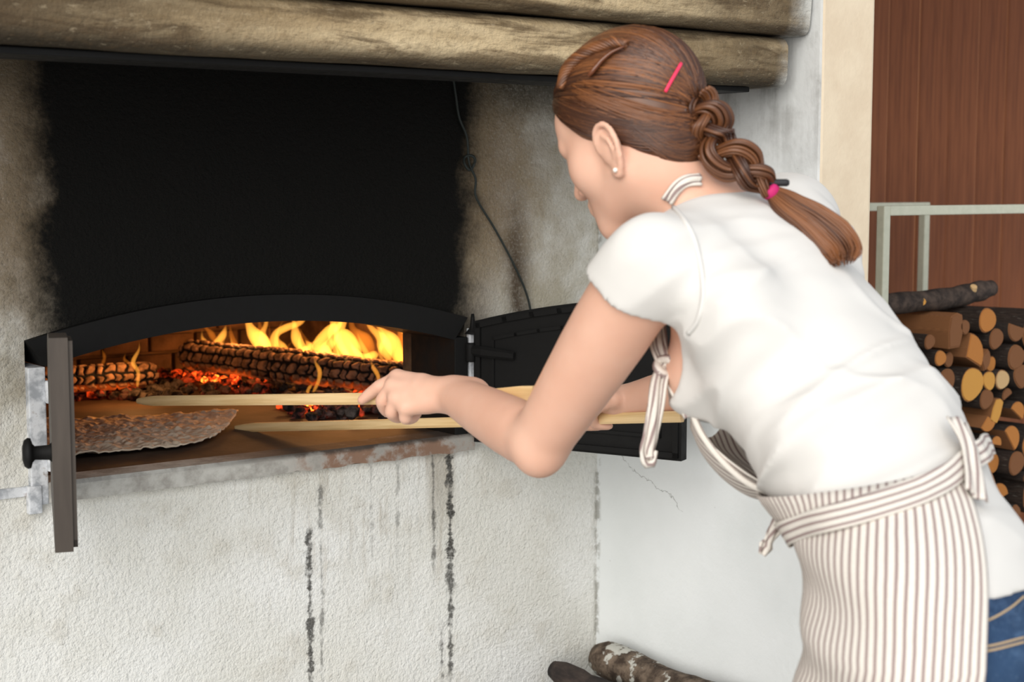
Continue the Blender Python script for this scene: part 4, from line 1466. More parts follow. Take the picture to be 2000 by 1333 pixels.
def hand(wr, mcps, fingers, thumb, rad=(0.0094, 0.0097, 0.0092, 0.0082)):
    out = []
    out.append((cone(wr - unit(sum(mcps) / 4 - wr) * 0.03, wr * 0.6 + sum(mcps) / 4 * 0.4, 0.0262, 0.0215), 0.012))
    for i, mcp in enumerate(mcps):
        out.append((cone(wr, mcp, 0.022, 0.0128), 0.006))
    for i in range(3):
        out.append((cone(mcps[i], mcps[i + 1], 0.0122, 0.0118), 0.005))
        mid0 = wr * 0.45 + mcps[i] * 0.55; mid1 = wr * 0.45 + mcps[i + 1] * 0.55
        out.append((cone(mid0, mid1, 0.0165, 0.0155), 0.006))
    for (mcp, f, r) in zip(mcps, fingers, rad):
        ch = [mcp] + f
        out.append((chain(ch, [r * 1.20, r * 1.06, r * 0.97, r * 0.78], 10), 0.0022))
        out.append((ellip(ch[1], (r * 1.10,) * 3), 0.003))
    t = [wr * 0.7 + thumb[0] * 0.3] + thumb
    out.append((chain(t, [0.017, 0.0135, 0.0115, 0.0088], 10), 0.005))
    return out

mcL = [PP(776, 739, 2.120), PP(768, 756, 2.106), PP(775, 778, 2.092), PP(794, 796, 2.080)]
fgL = [[PP(742, 756, 2.128), PP(722, 770, 2.136), PP(707, 782, 2.140)],
       [PP(748, 783, 2.112), PP(757, 804, 2.130), PP(772, 800, 2.152)],
       [PP(765, 805, 2.098), PP(778, 816, 2.120), PP(792, 806, 2.142)],
       [PP(792, 817, 2.086), PP(806, 818, 2.106), PP(816, 808, 2.124)]]
thL = [PP(828, 768, 2.118), PP(795, 776, 2.155), PP(768, 782, 2.172)]
# right hand closes on the lower stick (mostly behind the left arm)
S2 = lambda u: S2_T + (S2_E - S2_T) * u
d2 = unit(S2_E - S2_T)
t_h = float(((P(1165, 818, 2.42) - S2_T) @ d2)) / np.linalg.norm(S2_E - S2_T)
gp = S2(t_h)
toW = unit(WRR - gp); nrm = unit(np.cross(d2, toW)); 
if nrm[2] < 0: nrm = -nrm
mcR, fgR = [], []
for i, o_ in enumerate((-0.030, -0.010, 0.010, 0.030)):
    b_ = gp + d2 * o_
    mcR.append(b_ + toW * 0.034 + nrm * 0.026)
    fgR.append([b_ - toW * 0.006 + nrm * 0.024, b_ - toW * 0.020 - nrm * 0.002, b_ - toW * 0.004 - nrm * 0.018])
thR = [gp - d2 * 0.040 + toW * 0.045, gp - d2 * 0.044 + toW * 0.015 - nrm * 0.012, gp - d2 * 0.034 - toW * 0.006 - nrm * 0.018]

head = [
    (ellip(hd(0, -0.010, 0.022), (0.072, 0.093, 0.082), HA), 0.02),
    (ellip(hd(0, 0.030, -0.030), (0.061, 0.056, 0.078), HA), 0.03),
    (ellip(hd(0, 0.052, 0.030), (0.054, 0.035, 0.045), HA), 0.02),
    (cone(hd(-0.050, -0.002, -0.062), hd(-0.010, 0.066, -0.102), 0.020, 0.017), 0.025),
    (cone(hd(0.050, -0.002, -0.062), hd(0.010, 0.066, -0.102), 0.020, 0.017), 0.025),
    (ellip(hd(0, 0.068, -0.102), (0.021, 0.018, 0.017), HA), 0.02),
    (ellip(hd(0, 0.062, -0.072), (0.030, 0.024, 0.028), HA), 0.02),
    (ellip(hd(-0.040, 0.050, -0.034), (0.024, 0.026, 0.028), HA), 0.02),
    (ellip(hd(0.040, 0.050, -0.034), (0.024, 0.026, 0.028), HA), 0.02),
    (cone(hd(0, 0.086, -0.004), hd(0, 0.104, -0.040), 0.0075, 0.0105), 0.012),
    (ellip(hd(-0.010, 0.092, -0.043), (0.008, 0.009, 0.007), HA), 0.006),
    (ellip(hd(0.010, 0.092, -0.043), (0.008, 0.009, 0.007), HA), 0.006),
    (cone(hd(-0.040, 0.072, 0.008), hd(-0.014, 0.083, 0.004), 0.009, 0.009), 0.012),
    (cone(hd(0.040, 0.072, 0.008), hd(0.014, 0.083, 0.004), 0.009, 0.009), 0.012),
    (cone(hd(-0.016, 0.086, -0.066), hd(0.016, 0.086, -0.066), 0.0055, 0.0055), 0.005),
    (cone(hd(-0.014, 0.086, -0.075), hd(0.014, 0.086, -0.075), 0.006, 0.006), 0.005),
    (cone(NECK0, NECK1, 0.050, 0.047), 0.03),
    (cone(NECK1, hd(0, -0.03, -0.02), 0.047, 0.055), 0.03),
]
# ears: helix ring, antihelix, lobe
for s in (-1, 1):
    def ear(x, y, z): return hd(s * (0.0715 + x), -0.006 + y * 1.05, -0.042 + z * 1.05)
    rim = [(-0.002, 0.006, -0.006), (0.002, 0.011, 0.012), (0.006, 0.006, 0.028), (0.010, -0.006, 0.034), (0.013, -0.018, 0.028), (0.014, -0.023, 0.012), (0.011, -0.020, -0.006), (0.006, -0.012, -0.020), (0.001, -0.003, -0.027), (-0.002, 0.003, -0.022)]
    head.append((chain([ear(*q) for q in rim], np.full(len(rim), 0.0042), 26), 0.003))
    head.append((ellip(ear(0.002, -0.006, 0.006), (0.0062, 0.0155, 0.030), HA), 0.004))
    head.append((chain([ear(0.008, -0.004, 0.022), ear(0.011, -0.012, 0.012), ear(0.009, -0.012, -0.006), ear(0.005, -0.004, -0.014)], [0.003, 0.0034, 0.0034, 0.003], 8), 0.003))
    head.append((ellip(ear(0.001, -0.002, -0.024), (0.005, 0.0075, 0.0085), HA), 0.004))

# ---- body: one continuous surface
pts_all = np.array([HIP, WAIST, SHL, SHR, ELL, ELR, WRL, WRR, HEADC + [0, 0, 0.13], *fgL[0], *fgR[0], HIP - UPZ * 0.16])
body_lo, body_hi = pts_all.min(0) - 0.16, pts_all.max(0) + 0.14
fb = Field(body_lo, body_hi, 0.0032)
for prim, k in torso + hips: fb.add(prim, k)
for s in (-1, 1):
    fb.add(cone(HIP + LAT * 0.085 * s - UPZ * 0.05, HIP + LAT * 0.09 * s - UPZ * 0.16 + FRONT * 0.01, 0.085, 0.078), 0.03)
for prim, k in arm(SHL, ELL, WRL) + arm(SHR, ELR, WRR): fb.add(prim, k)
fb.add(ellip(ELL + unit(ELL - (SHL + WRL) / 2) * 0.022, (0.019, 0.019, 0.019)), 0.02)      # point of the elbow
for prim, k in hand(WRL, mcL, fgL, thL) + hand(WRR, mcR, fgR, thR): fb.add(prim, k)
for prim, k in head: fb.add(prim, k)
for s in (-1, 1):
    fb.cut(ellip(hd(s * 0.031, 0.090, -0.012), (0.014, 0.012, 0.0085), HA), 0.008)
V, F = fb.mesh()
del fb
person = empty('person', (HIP[0], HIP[1], 0.0))
tag(person, 'woman with a red-brown braid bending forward in white T-shirt, striped apron and jeans', 'person')
body = under(mesh_obj('body', V, F, MT['skin'], smooth=True), person)
body_bvh = BVHTree.FromPolygons(V.tolist(), F.tolist())

# ---- T-shirt
fs = Field(np.minimum(WAIST, np.minimum(SHL, SHR)) - np.array([0.28, 0.28, 0.26]), np.maximum(WAIST, np.maximum(SHL, SHR)) + np.array([0.26, 0.24, 0.16]), 0.0034)
for prim, k in torso: fs.add(prim, k)
fs.add(hips[0][0], 0.02)
skin_v = fs.v.copy()
fs.v -= 0.0085
aL = unit(ELL - SHL); aR = unit(ELR - SHR)
fs.add(cone(SHL - aL * 0.015, SHL + aL * 0.13 - RIGHT * 0.010, 0.050, 0.068), 0.02, 0.004)
fs.add(cone(SHR - aR * 0.015, SHR + aR * 0.13, 0.052, 0.064), 0.02, 0.004)
# soft folds: across the lower back, and fanning from the arm hole
sl, p = fs.points()
nearm = np.abs(fs.v) < 0.035
q = p[nearm] - WAIST.astype(np.float32)
along = q @ SPN; side_ = q @ SLAT; dep = q @ SFR
def ridge(n): return np.clip(1 - np.abs(n) * 2.6, 0, 1) ** 1.5
f1 = ridge(noise3(np.stack([side_ * 5.0 + dep * 4, (along - 0.22 * side_) * 22.0, dep * 4.0], -1), 1.0, 5, 1))
f2 = ridge(noise3(np.stack([side_ * 8.0, (along + 0.35 * side_) * 16.0, dep * 6.0], -1), 1.0, 8, 1))
low = np.exp(-((along - 0.10) / 0.14) ** 2)
fold = (f1 * (0.25 + 0.75 * low) + 0.6 * f2 * (0.3 + 0.7 * low)) - 0.35
big = noise3(np.stack([side_ * 0.7, along * 1.8, dep * 0.7], -1), 12.0, 9, 2)
blouse = np.exp(-((along - 0.062) / 0.035) ** 2)
dlt = -0.0082 * fold - 0.0030 * big - 0.010 * blouse
# gathers at the shoulder end of the sleeve
fs.v[nearm] += dlt.astype(np.float32)
del sl, p, q, fold, big, nearm, f1, f2, low
fs.v = np.minimum(fs.v, skin_v - 0.0042); del skin_v
# sleeve hems
h0, h1 = PP(1164, 512, 1.69), PP(1322, 657, 1.69)
hd_ = unit(h1 - h0)
nL = unit(aL - hd_ * (aL @ hd_))
pl = half(h0 * 0.5 + h1 * 0.5, nL)
near = ellip(SHL + aL * 0.12, (0.105, 0.105, 0.105))
def inter(a, b): return (lambda p: np.maximum(a[0](p), b[0](p))), b[1], b[2]
fs.cut(inter(pl, near), 0.004)
fs.cut(inter(half(SHR + aR * 0.10, aR), ellip(SHR + aR * 0.13, (0.1, 0.1, 0.1))), 0.004)
# lower hem
fs.cut(half(PP(1940, 1108, 1.60), unit(-UPZ + FRONT * 0.05)), 0.004, True)
Vs, Fs = fs.mesh((0.5,) * 5)
del fs
shirt = under(mesh_obj('t_shirt', Vs, Fs, MT['shirt'], smooth=True), person)
shirt_bvh = BVHTree.FromPolygons(Vs.tolist(), Fs.tolist())

def hit(u, v, bvh, off=0.0):
    d = ray(u, v); d_ = unit(d)
    r_ = bvh.ray_cast(Vector(CAM), Vector(d_))
    if r_[0] is None: return None
    return np.array(r_[0]) + np.array(r_[1]) * off
def on_cloth(pts, off, bvh=None, n=40):
    out = []
    for (u, v) in catmull([(a, b, 0) for a, b in pts], n)[:, :2]:
        h_ = hit(u, v, bvh or shirt_bvh, off)
        if h_ is not None: out.append(h_)
    return np.array(out)
# armhole seam
sp = on_cloth([(1312, 402), (1335, 430), (1356, 470), (1370, 530), (1374, 580), (1364, 625), (1345, 652)], 0.0005)
if len(sp) > 4:
    V, F = tube(sp, 0.0032, 6); under(mesh_obj('sleeve_seam', V, F, MT['shirt'], smooth=True), shirt)
# ---- jeans and shoes
fj = Field(np.array([HIP[0] - 0.3, HIP[1] - 0.3, 0.02]), np.array([HIP[0] + 0.3, HIP[1] + 0.35, 1.08]), 0.006)
for prim, k in hips: fj.add(prim, k, 0.005)
ANK = []
for s in (-1, 1):
    hj = HIP + LAT * 0.088 * s - UPZ * 0.05
    kn = np.array([HIP[0], HIP[1], 0.47]) + LAT * 0.085 * s + FRONT * 0.05
    an = np.array([HIP[0], HIP[1], 0.09]) + LAT * 0.09 * s + FRONT * 0.02
    ANK.append(an)
    fj.add(cone(hj, kn, 0.093, 0.063), 0.03); fj.add(cone(kn, an, 0.063, 0.052), 0.03)
fj.cut(half(PP(1960, 1088, 1.62), UPZ - FRONT * 0.10), 0.006, True)
V, F = fj.mesh()
jeans = under(mesh_obj('jeans', V, F, MT['denim'], smooth=True), person)
jeans_bvh = BVHTree.FromPolygons(V.tolist(), F.tolist())
for k_, pts in enumerate((((1885, 1224), (1930, 1212), (1970, 1190), (1999, 1166)), ((1880, 1268), (1935, 1262), (1999, 1246)), ((1880, 1277), (1935, 1271), (1999, 1255)))):
    sp = on_cloth(pts, 0.0006, jeans_bvh, 24)
    if len(sp) > 3:
        V, F = tube(sp, 0.0011, 5); under(mesh_obj('stitching', V, F, MT['stitch']), jeans)
wb = on_cloth(((1895, 1158), (1940, 1150), (1999, 1126)), 0.001, jeans_bvh, 24)
for s, an in zip((-1, 1), ANK):
    fo = Field(an - np.array([0.2, 0.3, 0.12]), an + np.array([0.2, 0.3, 0.1]), 0.005)
    fo.add(cone(an - UPZ * 0.045 - FRONT * 0.03, an - UPZ * 0.055 + FRONT * 0.11, 0.040, 0.036), 0.03)
    fo.add(cone(an - UPZ * 0.055 + FRONT * 0.10, an - UPZ * 0.062 + FRONT * 0.17, 0.036, 0.026), 0.03)
    fo.add(cone(an - UPZ * 0.03, an + UPZ * 0.01, 0.042, 0.042), 0.03)
    fo.cut(half(np.array([0, 0, 0.001]), -UPZ), 0.002, True)
    V, F = fo.mesh()
    under(mesh_obj('shoe', V, F, MT['shoe'], smooth=True), person)

# ---- apron: striped cloth wrapped round the hips
def sheet(name, Pfun, us, vs_, uvscale, mat, thick, parent):
    nu, nv = len(us), len(vs_)
    V = np.array([[Pfun(u, v) for v in vs_] for u in us]).reshape(-1, 3)
    # arc length uv
    G_ = V.reshape(nu, nv, 3)
    du = np.zeros((nu, nv)); du[1:] = np.cumsum(np.linalg.norm(np.diff(G_, axis=0), axis=2), axis=0)
    ref = du[:, uvscale[0]:uvscale[0] + 1]
    uv = np.stack([np.broadcast_to(ref, (nu, nv)).ravel(), np.broadcast_to(np.asarray(vs_)[None], (nu, nv)).ravel()], 1)
    if uvscale[1]:
        dv = np.zeros((nu, nv)); dv[:, 1:] = np.cumsum(np.linalg.norm(np.diff(G_, axis=1), axis=2), axis=1)
        uv = np.stack([dv.ravel(), du.ravel()], 1)
    F = [[i * nv + j, (i + 1) * nv + j, (i + 1) * nv + j + 1, i * nv + j + 1] for i in range(nu - 1) for j in range(nv - 1)]
    o = mesh_obj(name, V, F, mat, None, smooth=True, uv=uv)
    so = o.modifiers.new('cloth', 'SOLIDIFY'); so.thickness = thick; so.offset = 0.0
    return under(o, parent)

ZTOP = lambda th: 1.082 - 0.034 * math.cos(th)        # top edge: lower in front, higher behind
TIEZ = lambda th: 1.060 - 0.056 * math.cos(th)
NTH, NZ = 120, 48
ZG = np.linspace(0.40, 1.16, NZ)
def ring_center(z):
    k = np.clip((z - HIP[2]) / (WAIST[2] - HIP[2]), 0, 1.3)
    c = HIP + (WAIST - HIP) * k
    return np.array([c[0], c[1], z])
RT = np.zeros((NTH, NZ))
for i in range(NTH):
    th = -math.pi + 2 * math.pi * i / NTH
    d_ = -LAT * math.sin(th) + FRONT * math.cos(th)
    for j, z in enumerate(ZG):
        if z < 0.80: continue
        o_ = ring_center(z) + d_ * 0.45
        best = 0.05
        for bv in (shirt_bvh, jeans_bvh, body_bvh):
            r_ = bv.ray_cast(Vector(o_), Vector(-d_))
            if r_[0] is not None and 0.45 - r_[3] < 0.20: best = max(best, 0.45 - r_[3])
        RT[i, j] = best
j0 = int(np.searchsorted(ZG, 0.80))
for j in range(j0 - 1, -1, -1): RT[:, j] = RT[:, j + 1] * 1.001
for j in range(NZ - 2, -1, -1):
    if ZG[j] < 0.95: RT[:, j] = np.maximum(RT[:, j], RT[:, j + 1] * 0.992)
RT0 = RT.copy(); RT[:, 1:-1] = np.maximum(RT0[:, 1:-1], np.maximum(RT0[:, :-2], RT0[:, 2:]) * 0.985)
for _ in range(3):
    RT = (np.roll(RT, 1, 0) + 2 * RT + np.roll(RT, -1, 0)) / 4
    mid_ = RT.copy(); mid_[:, 1:-1] = (RT[:, :-2] + 2 * RT[:, 1:-1] + RT[:, 2:]) / 4; RT = mid_
def hip_ring(th, z):
    """surface of the clothed hips; th from the front, positive to her left"""
    x = ((th + math.pi) / (2 * math.pi) * NTH) % NTH; i = int(x); f = x - i
    y = np.clip((z - ZG[0]) / (ZG[1] - ZG[0]), 0, NZ - 1.001); j = int(y); g = y - j
    i2 = (i + 1) % NTH; i = i % NTH
    r_ = (RT[i, j] * (1 - f) + RT[i2, j] * f) * (1 - g) + (RT[i, j + 1] * (1 - f) + RT[i2, j + 1] * f) * g
    return ring_center(z) + (-LAT * math.sin(th) + FRONT * math.cos(th)) * r_
def skirt(th, s):
    if th > 0: th = th * (1 - 0.22 * min(1.0, s / 0.36))
    zt, zb = ZTOP(th), 0.42
    z = zt + (zb - zt) * s
    p = hip_ring(th, z)
    out = -LAT * math.sin(th) + FRONT * math.cos(th)
    d = 0.008 + 0.008 * min(1, s * 2.5) + 0.006 * math.sin(th * 7 + 3 * math.sin(s * 3)) * min(1, s * 3)
    # soft diagonal creases below the tie on the front hip
    d += 0.0075 * math.sin((z * 0.9 + 0.05 * th) * 2 * math.pi / 0.075 + 2.0 * math.sin(th * 2.0)) * math.exp(-((th - 1.25) / 0.5) ** 2) * math.exp(-((z - 0.90) / 0.13) ** 2)
    pinch = math.exp(-((z - TIEZ(th)) / 0.022) ** 2)
    d -= 0.003 * pinch
    return p + out * d
us = np.linspace(-1.9, 2.56, 150); vs__ = np.linspace(0, 1, 70)
apron = sheet('apron', skirt, us, vs__, (35, False), MT['stripe'], 0.0016, person)
# waist tie
def tie(th, s):
    z = TIEZ(th) + 0.0112 * (s - 0.5) * 2
    p = hip_ring(th, z)
    out = -LAT * math.sin(th) + FRONT * math.cos(th)
    return p + out * (0.0115 + 0.0015 * math.sin(th * 9))
sheet('waist_tie', tie, np.linspace(-3.4, 3.0, 160), np.linspace(0, 1, 9), (4, True), MT['stripe'], 0.003, apron)
# bundle where the tie crosses behind
bk = [hip_ring(th, TIEZ(th) + dz) + (-LAT * math.sin(th) + FRONT * math.cos(th)) * 0.016 for th, dz in ((2.50, -0.024), (2.62, -0.006), (2.74, 0.014), (2.86, 0.034))]
def ribbon(path, width, name, parent, up=None, thick=0.003, taper=None, fold=0.003):
    path = np.asarray(path)
    T, Nn, Bn = frames(path, up)
    n = len(path)
    tp = np.ones(n) if taper is None else np.asarray(taper)
    def f(i, s):
        i = int(i)
        w = (s - 0.5) * width * tp[i]
        return path[i] + Bn[i] * w + Nn[i] * fold * math.sin(s * 9 + i * 0.25)
    return sheet(name, f, np.arange(n), np.linspace(0, 1, 9), (4, True), MT['stripe'], thick, parent)
ribbon(catmull(bk, 16), 0.030, 'tie_wrap', apron, up=unit(bk[1] - WAIST))
# front end of the tie hanging loose
fe = catmull([PP(1545, 1000, 1.70), PP(1528, 1012, 1.695), PP(1512, 1038, 1.69), PP(1500, 1062, 1.69), PP(1488, 1084, 1.69)], 22)
ribbon(fe, 0.017, 'tie_end', apron, up=-FWD, taper=np.interp(np.linspace(0, 1, 22), [0, 0.3, 0.7, 0.8, 1], [0.9, 1.0, 0.55, 1.1, 0.5]))
# bib: hangs away from the chest, its left edge in view
edge = catmull([PP(1540, 974, 1.70), PP(1500, 962, 1.70), PP(1455, 940, 1.71), PP(1410, 900, 1.725), PP(1372, 850, 1.74), PP(1350, 800, 1.755)], 40)
def bib(i, s):
    i = int(i)
    e_ = edge[i]
    d = LAT * 0.24 * s * (1 - 0.25 * (i / 39.0)) + FRONT * (0.030 * math.sin(s * math.pi)) - UPZ * 0.045 * math.sin(s * math.pi) * (0.3 + 0.7 * i / 39)
    d = d + UPZ * 0.010 * math.sin(s * 11 + i * 0.1)
    return e_ + d
sheet('bib', bib, np.arange(40), np.linspace(0, 1, 40), (0, True), MT['stripe'], 0.0016, apron)
V, F = tube(edge, 0.0042, 7, 1.3); 
L_ = np.linspace(0, 0.35, 40)
under(mesh_obj('bib_hem', V, F, MT['stripe'], smooth=True, uv=np.stack([np.tile(np.arange(7) * 0.0016, 40), np.repeat(L_, 7)], 1)), apron)
# neck strap with its knot and hanging tail
KN = PP(1300, 716, 1.765)
strap = catmull([PP(1352, 812, 1.752), PP(1336, 780, 1.756), PP(1318, 748, 1.76), KN], 22)
ribbon(strap, 0.020, 'neck_strap', apron, up=-FWD, fold=0.004)
strap2 = catmull([KN, PP(1293, 694, 1.77), PP(1286, 668, 1.79), PP(1285, 630, 1.83), PP(1290, 560, 1.88), SHM + SFR * 0.10 + SPN * 0.03, NECK0 + SFR * 0.05 + SPN * 0.05], 40)
ribbon(strap2, 0.020, 'neck_strap', apron, up=-FWD, fold=0.004)
tail = catmull([KN, PP(1288, 745, 1.755), PP(1280, 800, 1.75), PP(1272, 850, 1.75), PP(1263, 882, 1.75), PP(1268, 902, 1.75), PP(1278, 880, 1.752)], 34)
ribbon(tail, 0.018, 'strap_tail', apron, up=-FWD, fold=0.004, taper=np.interp(np.linspace(0, 1, 34), [0, 0.15, 0.6, 0.85, 1], [0.8, 1.0, 1.0, 0.9, 0.5]))
fk = []
for j in range(3):
    a = j * 1.1
    ring = [KN + RIGHT * 0.011 * math.cos(t) * (1 - 0.15 * j) + UP * 0.009 * math.sin(t + a) + (-FWD) * (0.006 * math.sin(t * 2 + a) + 0.004) for t in np.linspace(0, 2 * math.pi, 16)]
    fk.append(tube(ring, 0.0055, 7, cap=False))
V, F = join(fk)
under(mesh_obj('knot', V, F, MT['stripe'], smooth=True, uv=np.stack([np.tile(np.arange(7) * 0.0024, 48), np.repeat(np.linspace(0, .1, 48), 7)], 1)), apron)
# strap round the back of the neck
nk = on_cloth([(1304, 392), (1314, 374), (1328, 360), (1346, 352), (1366, 352)], 0.004, body_bvh, 20)
if len(nk) > 4: ribbon(nk, 0.014, 'neck_strap', apron, up=-FWD, fold=0.002)

# ------------------------------------------------------------------ hair
fh = Field(HEADC - 0.17, HEADC + 0.17, 0.0032)
fh.add(ellip(hd(0, -0.012, 0.027), (0.082, 0.106, 0.094), HA), 0.02)
fh.add(ellip(hd(0, -0.040, -0.022), (0.066, 0.060, 0.062), HA), 0.02)
fh.add(ellip(hd(0, -0.052, -0.052), (0.046, 0.044, 0.040), HA), 0.02)
# clear the face and the ears: a slanting hairline
fh.cut(half(hd(0, 0.066, 0.060), unit(HF * 0.84 - HU * 0.54)), 0.006, True)
for s in (-1, 1):
    fh.cut(inter(half(hd(s * 0.05, 0.030, -0.004), unit(HF * 0.55 - HU * 0.84)), ellip(hd(s * 0.075, 0.035, -0.055), (0.075, 0.068, 0.085), HA)), 0.006)
    fh.cut(ellip(hd(s * 0.088, -0.006, -0.044), (0.028, 0.021, 0.038), HA), 0.006)
    fh.cut(ellip(hd(s * 0.080, 0.000, -0.104), (0.055, 0.058, 0.056), HA), 0.008)
fh.cut(half(hd(0, -0.05, -0.088), unit(-HU + HF * 0.25)), 0.008, True)
V, F = fh.mesh()
tone = np.clip(0.28 + 0.35 * noise3((V - HEADC) @ HA.T * np.array([1, 0.35, 1.0]), 60, 3, 2), 0, 1)
hair = under(mesh_obj('hair', V, F, MT['hair'], smooth=True, attrs={'tone': tone}), person)
hair_bvh = BVHTree.FromPolygons(V.tolist(), F.tolist())

def strands(name, paths, rads, tones, seg=4, parent=None):
    parts, tn = [], []
    for p_, r_, t_ in zip(paths, rads, tones):
        v_, f_ = tube(p_, r_, seg, cap=True)
        parts.append((v_, f_)); tn += [t_] * len(v_)
    V, F = join(parts)
    return under(mesh_obj(name, V, F, MT['hair'], smooth=True, attrs={'tone': tn}), parent or hair)

# combed locks: from the hairline over the scalp to the braid
rng = np.random.default_rng(8)
B1 = np.array([0.0, -0.100, -0.012]); B2 = np.array([0.0, -0.098, -0.052]); B3 = np.array([0.0, -0.085, -0.078])
cen = np.array([0, -0.012, 0.018])
def scalp(dirn, lift):
    """surface of the hair along a direction from the head centre"""
    o_ = hd(*cen); d_ = HR * dirn[0] + HF * dirn[1] + HU * dirn[2]
    d_ = unit(d_)
    far = o_ + d_ * 0.25
    r_ = hair_bvh.ray_cast(Vector(far), Vector(-d_))
    if r_[0] is None: return o_ + d_ * 0.10
    return np.array(r_[0]) + d_ * lift
paths, rads, tones = [], [], []
for i in range(1500):
    side = rng.choice([-1, 1]) if rng.uniform() < 0.35 else -1
    g = rng.uniform()
    # start directions along the hairline: from the crown parting down to the temple and behind the ear
    if g < 0.55:
        t = rng.uniform(0, 1)
        st0 = unit(np.array([0.10, 0.80, 0.78]) * (1 - t) + np.array([0.86, 0.42, 0.10]) * t)
    elif g < 0.85:
        t = rng.uniform(0, 1)
        st0 = unit(np.array([0.05, 0.45, 1.0]) * (1 - t) + np.array([0.95, 0.20, 0.35]) * t)
    else:
        t = rng.uniform(0, 1)
        st0 = unit(np.array([0.95, -0.30, -0.35]) * (1 - t) + np.array([0.70, -0.55, -0.75]) * t)
    st0 = st0 * np.array([side, 1, 1]); st0 = unit(st0 + rng.normal(0, 0.05, 3))
    h_ = st0[2]
    tgt = B1 if h_ > 0.55 else (B2 if h_ > 0.0 else B3)
    en = unit(tgt - cen + rng.normal(0, 0.006, 3) + np.array([side * 0.008, 0, 0]))
    om = math.acos(np.clip(st0 @ en, -1, 1))
    t0 = rng.uniform(0, 0.15)
    ts = np.linspace(t0, 1, 18)
    lift = rng.uniform(-0.0005, 0.0009)
    sag = rng.normal(0, 0.03)
    pth = []
    for t in ts:
        d_ = (math.sin((1 - t) * om) * st0 + math.sin(t * om) * en) / math.sin(om)
        d_ = unit(d_ + np.array([0, 0, -1]) * 0.16 * math.sin(math.pi * t) * (1 if h_ < 0.6 else 0.4) + np.array([0, 0, sag]) * math.sin(math.pi * t))
        pth.append(scalp(d_, lift))
    pth = np.array(pth)
    # drop strands that would cross the cut-away face
    if np.linalg.norm(np.diff(pth, axis=0), axis=1).max() > 0.035: continue
    paths.append(pth); rads.append(np.interp(np.linspace(0, 1, 18), [0, 0.1, 0.8, 1], [0.0005, 0.0012, 0.0011, 0.0009]) * rng.uniform(0.7, 1.3))
    tones.append(float(np.clip(0.24 + 0.85 * noise3(st0[None] * 1.0, 4.5, 6, 2)[0] + rng.normal(0, 0.09), 0, 1)))
strands('hair_locks', paths, rads, tones)

# braid: three-strand plait from the back of the head over the shoulder, then the tied tail
def lay(u, v, off):
    h_ = hit(u, v, shirt_bvh, off)
    return h_
tie_p = lay(1497, 398, 0.016)
if tie_p is None: tie_p = PP(1497, 398, 1.80)
brp = catmull([hd(0, -0.098, -0.018), hd(0.002, -0.104, -0.046), hd(0.004, -0.100, -0.080), (hd(0.004, -0.106, -0.076) * 0.45 + tie_p * 0.55) + (-FWD) * 0.012, tie_p], 120)
T, Nn, Bn = frames(brp, up0=-FWD)
wid = np.interp(np.linspace(0, 1, 120), [0, 0.3, 0.75, 1], [0.019, 0.021, 0.017, 0.009])
bp_, br_, bt_ = [], [], []
nper = 1.5
for k in range(3):
    ph = 2 * math.pi * k / 3
    s = np.linspace(0, 1, 120)
    a = np.sin(2 * math.pi * nper * s + ph); c = np.sin(2 * (2 * math.pi * nper * s + ph))
    core = brp + Bn * (a * wid)[:, None] + Nn * (c * wid * 0.42)[:, None]
    # each plait strand is a bunch of fine locks
    for j in range(34):
        ang = rng.uniform(0, 6.28); rr = math.sqrt(rng.uniform(0, 1)) * 0.62
        tw = ang + s * 1.5
        pth = core + (Bn * np.cos(tw)[:, None] + Nn * np.sin(tw)[:, None]) * (wid * rr)[:, None]
        bp_.append(pth[::2]); br_.append((wid * 0.115)[::2]); bt_.append(float(np.clip((0.14, 0.28, 0.42)[k] + rng.normal(0, 0.13), 0, 1)))
braid = strands('braid', bp_, br_, bt_, 5)
# elastic
V, F = tube([tie_p + T[-1] * t for t in (-0.006, -0.003, 0.003, 0.006)], [0.0095, 0.0115, 0.0115, 0.0095], 14)
under(tag(mesh_obj('hair_tie', V, F, MT['magenta'], smooth=True), 'magenta elastic'), hair)
V, F = tube(catmull([tie_p + UP * 0.010 + RIGHT * t + (-FWD) * 0.003 for t in (-0.002, 0.010, 0.022)], 10), [0.003] + [0.0045] * 8 + [0.003], 10)
under(tag(mesh_obj('hair_clasp', V, F, MT['black'], smooth=True), 'small black clasp'), hair)
# tail
tp_, tr_, tt_ = [], [], []
keys = [(1497, 398), (1535, 425), (1578, 455), (1612, 485), (1632, 512), (1635, 532)]
base_path = []
for (u, v) in keys:
    q_ = lay(u, v, 0.014)
    base_path.append(q_ if q_ is not None else PP(u, v, 1.80))
base_path[0] = tie_p
cpath = catmull(base_path, 30)
Tc, Nc, Bc = frames(cpath, up0=-FWD)
sprd = np.interp(np.linspace(0, 1, 30), [0, 0.12, 0.55, 0.85, 1], [0.007, 0.015, 0.026, 0.022, 0.012])
for j in range(320):
    a = rng.uniform(-1, 1); b_ = rng.uniform(-0.8, 0.6)
    end = rng.uniform(0.82, 1.0)
    n_ = max(8, int(30 * end))
    wv = 0.0012 * np.sin(np.linspace(0, 5, 30) + rng.uniform(0, 6))
    pth = cpath + Bc * (a * sprd + wv)[:, None] + Nc * (b_ * 0.5 * sprd * math.sqrt(max(0.05, 1 - a * a)))[:, None]
    pth = pth[:n_]
    tp_.append(pth); tr_.append(np.interp(np.linspace(0, 1, n_), [0, 0.1, 0.8, 1], [0.0012, 0.0016, 0.0014, 0.0004])); tt_.append(float(np.clip(0.48 + 0.25 * math.sin(a * 5) + rng.normal(0, 0.12), 0, 1)))
strands('ponytail', tp_, tr_, tt_, 4)
